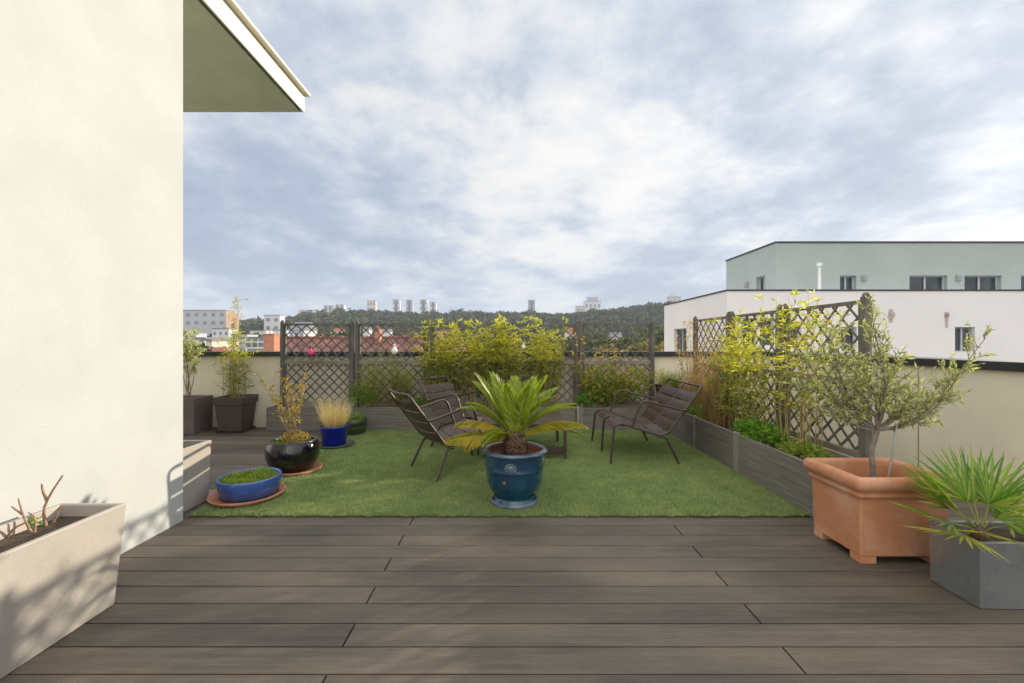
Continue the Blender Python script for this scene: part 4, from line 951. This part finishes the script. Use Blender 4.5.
def window(parent, axis, fixed, o, depth, sgn, mull=1):
    d0 = depth-.03
    def bx3(mb, a0,a1,z0,z1,da,db):
        ya, yb = sorted((fixed+sgn*da, fixed+sgn*db))
        if axis == 'y': mb.box(a0,a1,ya,yb,z0,z1)
        else: mb.box(ya,yb,a0,a1,z0,z1)
    f = MB(); w = .07
    bx3(f,o[0],o[1],o[2],o[2]+w,d0-.06,d0); bx3(f,o[0],o[1],o[3]-w,o[3],d0-.06,d0); bx3(f,o[0],o[0]+w,o[2]+w,o[3]-w,d0-.06,d0); bx3(f,o[1]-w,o[1],o[2]+w,o[3]-w,d0-.06,d0)
    for k in range(mull):
        m = o[0]+(o[1]-o[0])*(k+1)/(mull+1); bx3(f,m-.05,m+.05,o[2]+w,o[3]-w,d0-.06,d0)
    fo = f.build('window', M['frame_grey'], parent)
    g = MB(); bx3(g,o[0],o[1],o[2],o[3],d0+.01,d0+.03); g.build('pane', M['glass'], fo)
D1, D2 = 25.0, 27.0
def fx(px, D): return PX(px, D)
WX = fx(727,D1); WZ = PZ(291,D1); WYB = 35.2
wop = [(fx(955,D1),fx(975,D1),PZ(352,D1),PZ(327,D1)),(fx(742,D1),fx(757,D1),PZ(346,D1),PZ(318,D1)),(fx(760,D1),fx(774,D1),PZ(346,D1),PZ(318,D1)),(fx(786,D1),fx(801,D1),PZ(348,D1),PZ(326,D1)),(fx(841,D1),fx(857,D1),PZ(350,D1),PZ(327,D1)),(fx(1085,D1),fx(1110,D1),PZ(352,D1),PZ(327,D1))]
ff = lambda px: WX*F/(px-CX)
sop = [(ff(686.5),ff(674),PZ(349,29.5)-.35,PZ(329,29.5)+.1)]
b = MB(); facade(b,'y',D1,WX,45,-16,WZ,wop,.30,1); facade(b,'x',WX,D1,WYB,-16,WZ,sop,.30,1)
b.add([(WX,D1,WZ),(45,D1,WZ),(45,WYB,WZ),(WX,WYB,WZ)],[(0,1,2,3)]); b.add([(WX,WYB,-16),(45,WYB,-16),(45,WYB,WZ),(WX,WYB,WZ)],[(0,1,2,3)]); b.build('lower_wall', M['white_wall'], nb)
for i,o in enumerate(wop): window(nb,'y',D1,o,.28,1,1 if i in (0,5) else 0)
for o in sop: window(nb,'x',WX,o,.28,1,1)
GX = fx(775.7,D2); GZ = PZ(243,D2); GYB = 33.2
gop = [(fx(840,D2),fx(856.5,D2),PZ(291,D2)-.2,PZ(275.5,D2)),(fx(909.5,D2),fx(947.5,D2),PZ(291,D2)-.2,PZ(275.5,D2)),(fx(964.5,D2),fx(1001.5,D2),PZ(291,D2)-.2,PZ(275.5,D2)),(fx(1021,D2),fx(1055,D2),PZ(291,D2)-.2,PZ(275.5,D2))]
gf = lambda px: GX*F/(px-CX)
gs = [(gf(765),gf(756),WZ+.05,PZ(278,29)+.05)]
b = MB(); facade(b,'y',D2,GX,44,WZ-.3,GZ,gop,.35,1); facade(b,'x',GX,D2,GYB,WZ-.3,GZ,gs,.35,1); b.add([(GX,D2,GZ-.02),(44,D2,GZ-.02),(44,GYB,GZ-.02),(GX,GYB,GZ-.02)],[(0,1,2,3)]); b.add([(GX,GYB,WZ-.3),(44,GYB,WZ-.3),(44,GYB,GZ),(GX,GYB,GZ)],[(0,1,2,3)])
b.build('upper_storey', M['green_wall'], nb)
for o in gop: window(nb,'y',D2,o,.33,1,1)
for o in gs: window(nb,'x',GX,o,.33,1,1)
b = MB(); b.box(WX-.05,45,D1-.05,D1+.3,WZ+.005,WZ+.09); b.box(WX-.05,WX+.3,D1+.301,WYB,WZ+.005,WZ+.09); b.build('roof_edge', M['dark_trim'], nb)
b = MB(); b.box(GX-.05,44,D2-.05,D2+.3,GZ+.005,GZ+.10); b.box(GX-.05,GX+.3,D2+.301,GYB,GZ+.005,GZ+.10); b.build('roof_edge', M['dark_trim'], nb)
for px in (863.5,957.5): b = MB(); X_ = fx(px,D2); b.box(X_-.14,X_+.14,D2-.14,D2-.003,PZ(281,D2),PZ(275.5,D2),.02); b.build('wall_lamp', M['lamp_grey'], nb)
b = MB(); yy = gf(747.3); b.box(GX-.14,GX-.003,yy-.2,yy+.2,PZ(287,yy),PZ(282,yy),.02); b.build('wall_lamp', M['lamp_grey'], nb)
b = MB(); X_ = fx(819.5,26); b.tube([(X_,26,WZ-.2),(X_,26,PZ(266,26))], .09, 12); b.tube([(X_,26,PZ(266.5,26)),(X_,26,PZ(263,26))], .17, 12); b.build('vent_pipe', M['pipe'], nb)
def stain(px, py, w, h, tail):
    b = MB(); X_ = fx(px,D1); Z_ = PZ(py,D1); vs = []
    for k in range(18):
        a = k*2*math.pi/18; vs.append((X_+w*math.cos(a)*U(.75,1.1), D1-.012, Z_+h*math.sin(a)*U(.8,1.1)-(tail if math.sin(a) < -.85 else 0)))
    b.add(vs, [tuple(range(18))]); b.add([(v[0],D1-.004,v[2]) for v in vs], [tuple(reversed(range(18)))]); b.build('rust_stain', M['stain'], nb)
stain(946.7,315.5,.17,.24,.5); stain(891,315,.22,.38,.1)
b = MB(); b.box(fx(946.7,D1)-.06,fx(946.7,D1)+.06,D1-.12,D1-.014,PZ(316,D1),PZ(313.5,D1)); b.build('scupper', M['stain'], nb)

# ------------------------------------------------------------------ far ground, hill, forest
b = MB(); b.box(-9000,9000,-600,9000,-16.5,-16); tag(b.build('ground', mat('town_ground', (.07,.075,.05), .95, col2=(.16,.15,.12), scale=.02)), kind='structure')
RID = [(-900,322),(100,322),(180,320),(240,320),(280,320.5),(335,319),(346,315),(352,313),(376,310),(400,312.5),(435,314),(450,313),(480,313),(520,313),(560,313),(600,310),(632,306),(650,303),(665,303),(700,301),(760,300),(900,303),(1900,310)]
def ridge(px):
    for (a,ya),(c,yc) in zip(RID[:-1],RID[1:]):
        if a <= px <= c: return ya+(yc-ya)*(px-a)/(c-a)
    return 318
RY = 1300.0
def ground_z(x, yv):
    px = CX+x/RY*F; top = (CY-ridge(px))*RY/F-13+3*noise.noise(Vector((x*.01,0,0)))
    t = max(0, min(1, (yv-430)/(RY-430))); t = t*t*(3-2*t)
    return -16+(top+16)*t*(1 if yv <= RY else 1)+5*noise.noise(Vector((x*.006,yv*.006,1)))*math.sin(math.pi*t)
b = MB(); nx, ny = 110, 26; vs = []; 
for j in range(ny+1):
    yv = 420+(1900-420)*j/ny
    for i in range(nx+1):
        x = -2400+4800*i/nx; vs.append((x,yv,ground_z(x,yv)-1))
b.add(vs, [(j*(nx+1)+i,j*(nx+1)+i+1,(j+1)*(nx+1)+i+1,(j+1)*(nx+1)+i) for j in range(ny) for i in range(nx)], True)
tag(b.build('hillside', mat('hill_ground', (.03,.04,.018), .95, scale=.02)), kind='structure')
def crowns(name, centres, radii, heights, per, matl, size=.42, seed=1):
    g = np.random.default_rng(seed); n = len(centres); tot = n*per
    c = np.repeat(np.array(centres),per,0); r = np.repeat(np.array(radii),per); h = np.repeat(np.array(heights),per)
    d = g.normal(size=(tot,3)); d /= np.linalg.norm(d,axis=1)[:,None]; d[:,2] = np.where(d[:,2] < -.3, -d[:,2], d[:,2])
    k = g.uniform(.55,1.08,tot); bump = 1+.22*np.sin(d[:,0]*5+c[:,0])*np.cos(d[:,1]*4+c[:,1])
    p = c+np.stack([d[:,0]*r*k*bump, d[:,1]*r*k*bump, h*(.55+.47*d[:,2]*k*bump)],1)
    nrm = d+g.normal(size=(tot,3))*.55; nrm /= np.linalg.norm(nrm,axis=1)[:,None]
    a = np.cross(nrm, g.normal(size=(tot,3))); a /= np.linalg.norm(a,axis=1)[:,None]; bb2 = np.cross(nrm,a)
    s = (r*size*g.uniform(.6,1.2,tot))[:,None]
    v = np.stack([p-a*s-bb2*s*.5, p+a*s*.4-bb2*s*.8, p+a*s+bb2*s*.5, p-a*s*.4+bb2*s*.8],1).reshape(-1,3)
    me = bpy.data.meshes.new(name); me.vertices.add(4*tot); me.vertices.foreach_set('co', v.ravel())
    me.loops.add(4*tot); me.loops.foreach_set('vertex_index', np.arange(4*tot,dtype=np.int32))
    me.polygons.add(tot); me.polygons.foreach_set('loop_start', np.arange(0,4*tot,4,dtype=np.int32)); me.polygons.foreach_set('loop_total', np.full(tot,4,dtype=np.int32))
    me.materials.append(matl); me.update(calc_edges=True)
    o = bpy.data.objects.new(name, me); COL.objects.link(o); return o
cs, rs, hs = [], [], []
def treetint(): return 0
while len(cs) < 3000:
    yv = 470+(1380-470)*U(0,1); px = U(150,760); x = (px-CX)/F*yv
    cs.append((x,yv,ground_z(x,yv)-2)); r_ = U(6,13) if yv < 1080 else U(4.5,8); rs.append(r_); hs.append(r_*U(1.6,2.1))
for k in range(700):   # trees of the skyline itself
    px = U(150,780); yv = U(1240,1330); x = (px-CX)/F*yv; cs.append((x,yv,ground_z(x,yv)-2)); r_ = U(4,8); rs.append(r_); hs.append(r_*U(1.5,2.3))
n1 = int(len(cs)*.86)
idx = list(range(len(cs))); random.shuffle(idx)
def sub(I): return [cs[i] for i in I],[rs[i] for i in I],[hs[i] for i in I]
tag(crowns('forest', *sub(idx[:n1]), 90, Lm['forest'], .22, 1), 'dark green wooded hill along the skyline', 'forest', kind='stuff')
tag(crowns('autumn_woodland', *sub(idx[n1:]), 46, Lm['autumn'] if False else leafmat('turning_forest_leaves', [(0,(.04,.05,.018)),(.6,(.07,.07,.026)),(1,(.12,.095,.035))], .15,.8), .30, 2), 'ochre and lighter trees scattered through the wooded hill', 'forest', kind='stuff')

# town trees one can tell apart
def town_tree(px, py, Y, r, label, matl):
    x = PX(px,Y); ztop = PZ(py,Y); gz = -16.0; t = thing('tree', label, 'tree', (x,Y,gz), 0, 'trees between the terrace and the hill')
    hgt = ztop-gz
    b = MB(); b.tube([(0,0,0),(.1*r,0,hgt*.4),(0,0,hgt*.75)], [r*.09,r*.06,r*.02], 7); b.build('trunk', M['bark'], t)
    n_ = 3; cc = [(U(-.35,.35)*r,U(-.3,.3)*r,hgt-2*r*.8+U(-.3,.0)*r) for _ in range(n_)]+[(0,0,hgt-r*1.72)]
    o = crowns('crown', cc, [r*.75]*n_+[r*.9], [r*1.4]*n_+[r*1.75], 300, matl, .16, int(px*7)); o.parent = t
A, T = Lm['autumn'], Lm['towntree']
for px,py,Y,r,lab,m_ in [(661,346,95,4.5,'golden autumn tree beside the corner of the modern building',A),(645,343,120,6,'rounded ochre tree behind the rightmost back trellis panel',A),
    (622,340,140,6,'green tree with yellowing side behind the rightmost trellis panel',T),(600,338,150,7,'dense dark green tree right of the double trellis post',T),(607,345,90,3.2,'small yellow tree low behind the right trellis panel',A),
    (636,336,190,9,'broad dark tree higher up behind the right trellis panel',T),(655,331,230,10,'tall green tree left of the pale building corner',T),(578,336,200,8,'green tree behind the double post right of the bamboo',T),
    (468,334,210,9,'dark green tree behind the left yellow bamboo',T),(540,335,220,10,'dark green tree behind the right yellow bamboo',T),(408,333,240,9,'ochre tree above the tiled roof behind the second panel',A),
    (343,332,250,9,'green tree above the tiled roof behind the first double post',T),(510,338,170,7,'green tree behind the gap between the bamboos',T),
    (198,344,60,2.0,'small dark bush beyond the parapet near the wall corner',T),(256,333,260,6,'round green tree in front of the white block on the left',T),(325,334,230,8,'dark tree right of the white block behind the first trellis panel',T)]:
    town_tree(px,py,Y,r,lab,m_)

# ------------------------------------------------------------------ far buildings
PAL = {'w':mat('pale_block', (.60,.60,.61), .9, var=.05, scale=.05),'g':mat('grey_block', (.43,.45,.48), .9, var=.06, scale=.05),'o':mat('orange_gable', (.42,.27,.20), .9, scale=.1),'d':mat('dark_tower_stripe',(.17,.18,.21),.8,scale=.1),
       'p':mat('pinkish_block', (.58,.50,.46), .9, scale=.05),'t':mat('far_red_roof', (.30,.10,.075), .9, scale=.3),'c':mat('cream_house',(.62,.57,.48),.9,scale=.1),'r':mat('far_grey_roof',(.20,.20,.22),.8,scale=.1)}
def block(px0, px1, py0, Y, label, wall='w', roof=None, rows=2, cols=4, depth=14, gz=None, stripes=0, side=None, name='apartment_block', group=None, gable=False):
    x0, x1 = PX(px0,Y), PX(px1,Y); z1 = PZ(py0,Y); z0 = (-16 if gz is None else gz)
    t = thing(name, label, 'building', ((x0+x1)/2,Y,z0), 0, group); hw = (x1-x0)/2; h = z1-z0
    b = MB(); b.box(-hw,hw,0,depth,0,h-(.0 if not gable else 0)); b.build('wall', PAL[wall], t)
    if side: b = MB(); b.box(hw+.01,hw+.35,-.2,depth,0,h-.1); b.build('gable_wall', PAL[side], t)
    if gable:
        b = MB(); rh = depth*.30; b.add([(-hw-.4,-.5,h-.1),(hw+.4,-.5,h-.1),(hw+.4,depth/2,h+rh),(-hw-.4,depth/2,h+rh),(-hw-.4,depth+.5,h-.1),(hw+.4,depth+.5,h-.1)], [(0,1,2,3),(3,2,5,4),(0,3,4),(1,5,2),(0,4,5,1)]); b.build('roof', PAL[roof or 't'], t)
    else:
        b = MB(); b.box(-hw-.3,hw+.3,-.4,depth+.3,h+.02,h+.35+.0008*Y); b.build('roof', PAL[roof or 'r'], t)
    vis = min(h*.92, (PZ(py0,Y)-PZ(py0+16,Y)));
    for i in range(rows):
        for j in range(cols):
            ww = 2*hw/cols; wz = h-vis*(i+.75)/rows; hh = vis/rows*.42; xx = -hw+ww*(j+.5)
            g = MB(); g.box(xx-ww*.24,xx+ww*.24,-.12,-.01,wz,wz+hh); g.build('window', M['far_glass'], t)
    for k in range(stripes):
        xx = -hw+2*hw*(k+.5)/stripes; g = MB(); g.box(xx-hw*.42/stripes,xx+hw*.42/stripes,-.6,-.13,0,h-.5); g.build('balcony_stack', PAL['d'], t)
    return t
block(150,226,310.5,600,'very long pale apartment slab with orange end wall at the far left','g',rows=2,cols=9,depth=18,side='o')  # grey wall colour stands in for the shade on the slab
block(229,233,314,640,'orange brown block just right of the long pale slab','o',rows=1,cols=1)
block(264,280,315.5,640,'white square block standing against the wooded hill','w',rows=2,cols=2)
hill = lambda px,Y: ground_z(PX(px,Y),Y)-4
for a,c,y0,lab,wl,stp in [(299,318,310.5,'wide low pinkish apartment block on the ridge, leftmost of the skyline','p',0),(323.5,332.5,306,'striped high rise on the ridge, left of the close pair','w',2),(335,344,305,'striped high rise on the ridge, right of the close pair','w',2),
    (367,375.5,301,'pinkish high rise half behind trees, alone between the pair and the group of four','p',0),(392.5,399.5,300,'white high rise, first from the left in the group of four','w',1),(406,412.5,300.5,'white high rise, second in the group of four','g',1),
    (419.5,427,300,'white high rise, third and broadest in the group of four','w',1),(430,436,302.5,'white high rise, last and lowest in the group of four','w',1),(528,535,300.5,'lone grey tower on the ridge above the bamboo','g',1),
    (576,584,306.5,'low pale block left of the stepped building on the ridge','p',0)]:
    block(a,c,y0,1500,lab,wl,rows=3,cols=3,depth=16,gz=60,stripes=stp,name='high_rise',group='buildings on the ridge')
sb = block(584.5,601,301.5,1500,'stepped pale building with a higher block on top, on the ridge','w',rows=2,cols=4,depth=20,gz=60,name='high_rise',group='buildings on the ridge')
b = MB(); b.box(-18,18,2,16,PZ(297,1500)-60-18,PZ(297,1500)-60); b.build('upper_block', PAL['g'], sb)
sb = block(669,681,297,1500,'stepped grey building on the ridge at the edge of the modern building','g',rows=1,cols=3,depth=20,gz=60,name='high_rise',group='buildings on the ridge')
b = MB(); b.box(-14,8,2,16,PZ(293,1500)-60-14,PZ(293,1500)-60); b.build('upper_block', PAL['w'], sb)
for a,c,y0 in ((452,458,309),(462,466,309.5)): pass
TG = 'town houses beyond the terrace'
towns = [(212,229,329,300,'white flat house below the right end of the long slab','w',None,2,3,0),(231,247,335,230,'white flat house left of the striped apartment block','w',None,2,3,0),
 (250,266,331,320,'white low house behind the round tree on the left','w',None,2,3,0),(268,283,330.5,340,'white terrace of houses below the white square block','w',None,2,4,0),
 (194,205,339,110,'small white house close behind the parapet near the wall corner','w',None,1,2,0),(206,212,341,100,'narrow cream house right of the small white one','c',None,1,1,0),
 (178,203,366,70,'low house with dark red roof just above the parapet','c','t',1,2,1),(184,196,333,280,'grey house with grey roof beside the wall corner','g','r',2,2,0),
 (236,246,338,160,'grey flat roofed building behind the potted bamboo','g',None,2,3,0),(289,304,330,150,'white building with a slanted roof behind the leftmost trellis panel','w','r',2,3,1),
 (302,320,338,260,'cream house seen through the leftmost trellis panel','c','t',1,3,1),(330,341,331,420,'tiny white house in the trees behind the first double post','w','t',1,2,1),
 (363,369,330,430,'tiny white villa in the trees behind the second panel, left one','w','r',1,2,1),(381,390,332,420,'tiny white villa in the trees behind the second panel, right one','w','r',1,2,1),
 (414,424,336,280,'white low building behind the right edge of the second trellis panel','w',None,1,3,0),(434,445,335,300,'white house behind the left bamboo','w','t',1,2,1),
 (497,505,334,300,'white house seen between the two back bamboos','w',None,1,2,0),(566,574,332,330,'pale house right of the back bamboo','c','t',1,2,1),(612,622,337,260,'pale villa low among trees behind the rightmost trellis panel','c','r',1,2,1)]
for a,c,y0,Y,lab,wl,rf,rows,cols,gb in towns:
    block(a,c,y0,Y,lab,wl,rf,rows,cols,10,name='town_house',group=TG,gable=bool(gb))
# striped apartment block with white floor bands
t = block(247,266,338,140,'grey apartment block with white floor bands left of the brick chimney','g',None,0,0,12,name='apartment_block',group=TG)
hw = (PX(266,140)-PX(247,140))/2; hh = PZ(338,140)+16
for k in range(2):
    b = MB(); z = hh-1.9*(k+1)+.3; b.box(-hw-.2,hw+.2,-1.0,-.02,z,z+.5); b.build('balcony', PAL['w'], t)
    for j in range(3):
        g = MB(); xx = -hw+2*hw*(j+.5)/3; g.box(xx-.65,xx+.65,-.1,-.01,z+.55,z+1.35); g.build('window', M['far_glass'], t)
for k in range(4): b = MB(); xx = -hw+2*hw*k/3; b.box(xx-.12,xx+.12,-1.05,-.2,hh-3.6,hh-.3); b.build('pillar', PAL['w'], t)
# tiled roof close behind the back parapet
t = thing('tiled_roof_house', 'house with a long weathered red tile roof just behind the back trellis', 'house', (PX(275,36),30,-16))
x1_ = PX(462,36)-PX(275,36); zr = 1.62+16; ze = -1.2+16
b = MB(); b.box(.2,x1_-.2,.6,13.4,0,ze-.05); b.build('wall', PAL['c'], t)
b = MB(); b.add([(0,0,ze),(x1_,0,ze),(x1_,7,zr),(0,7,zr),(0,14,ze),(x1_,14,ze)], [(0,1,2,3),(3,2,5,4),(0,3,4),(1,5,2),(0,4,5,1)]); b.build('roof', M['tiles'], t)
b = MB(); b.tube([(0,7,zr+.02),(x1_,7,zr+.02)], .14, 8); b.build('ridge_tiles', M['tiles'], t)
for px, pt, ww in ((377.3,326.5,.42),):
    X_ = PX(px,36)-PX(275,36); b = MB(); b.box(X_-ww/2,X_+ww/2,6,6.6,zr-1,PZ(329,36)+16); o = b.build('chimney', M['brick'], t)
    b = MB(); b.lathe([(.10,0),(.12,.25),(.10,.27),(0,.27)], X_, 6.3, 12); o2 = b.build('chimney_pot', M['terracotta'], o); o2.location = (0,0,PZ(329,36)+16)
t = thing('brick_house', 'dark roofed house with a broad orange brick chimney beside the leftmost trellis post', 'house', (PX(271,28),28,-16))
b = MB(); b.box(-3.0,1.2,.5,8,0,14.6); b.build('wall', PAL['c'], t)
b = MB(); b.add([(-3.2,.3,14.62),(1.4,.3,14.62),(1.4,4.2,15.9),(-3.2,4.2,15.9),(-3.2,8.2,14.62),(1.4,8.2,14.62)], [(0,1,2,3),(3,2,5,4),(0,3,4),(1,5,2),(0,4,5,1)]); b.build('roof', M['tiles'], t)
b = MB(); b.box(-.38,.30,-.2,.5,10,PZ(335,28)+16); o = b.build('chimney', M['brick'], t)
b = MB(); b.box(-.42,.34,-.24,.54,PZ(335,28)+16+.002,PZ(333.6,28)+16,.02); b.build('chimney_cap', M['brick'], o)
b = MB(); b.lathe([(.09,0),(.10,.2),(0,.2)], -.15, .2, 10); o2 = b.build('chimney_pot', PAL['w'], o); o2.location = (0,0,PZ(333.6,28)+16)

# ------------------------------------------------------------------ haze
m = bpy.data.materials.new('haze'); m.use_nodes = True; nt = m.node_tree; nt.nodes.clear()
o_ = N(nt,'ShaderNodeOutputMaterial'); pv = N(nt,'ShaderNodeVolumePrincipled'); pv.inputs['Color'].default_value = (.80,.88,1,1); pv.inputs['Density'].default_value = .00013
lk(nt, pv.outputs[0], o_.inputs['Volume'])
HAZE = True
if HAZE:
    b = MB(); b.box(-9500,9500,-700,9500,-18,190); tag(b.build('haze', m), 'thin pale air haze over town and hill', 'haze', kind='stuff')
scene.render.engine = 'CYCLES'
scene.cycles.max_bounces = 6; scene.cycles.transparent_max_bounces = 8
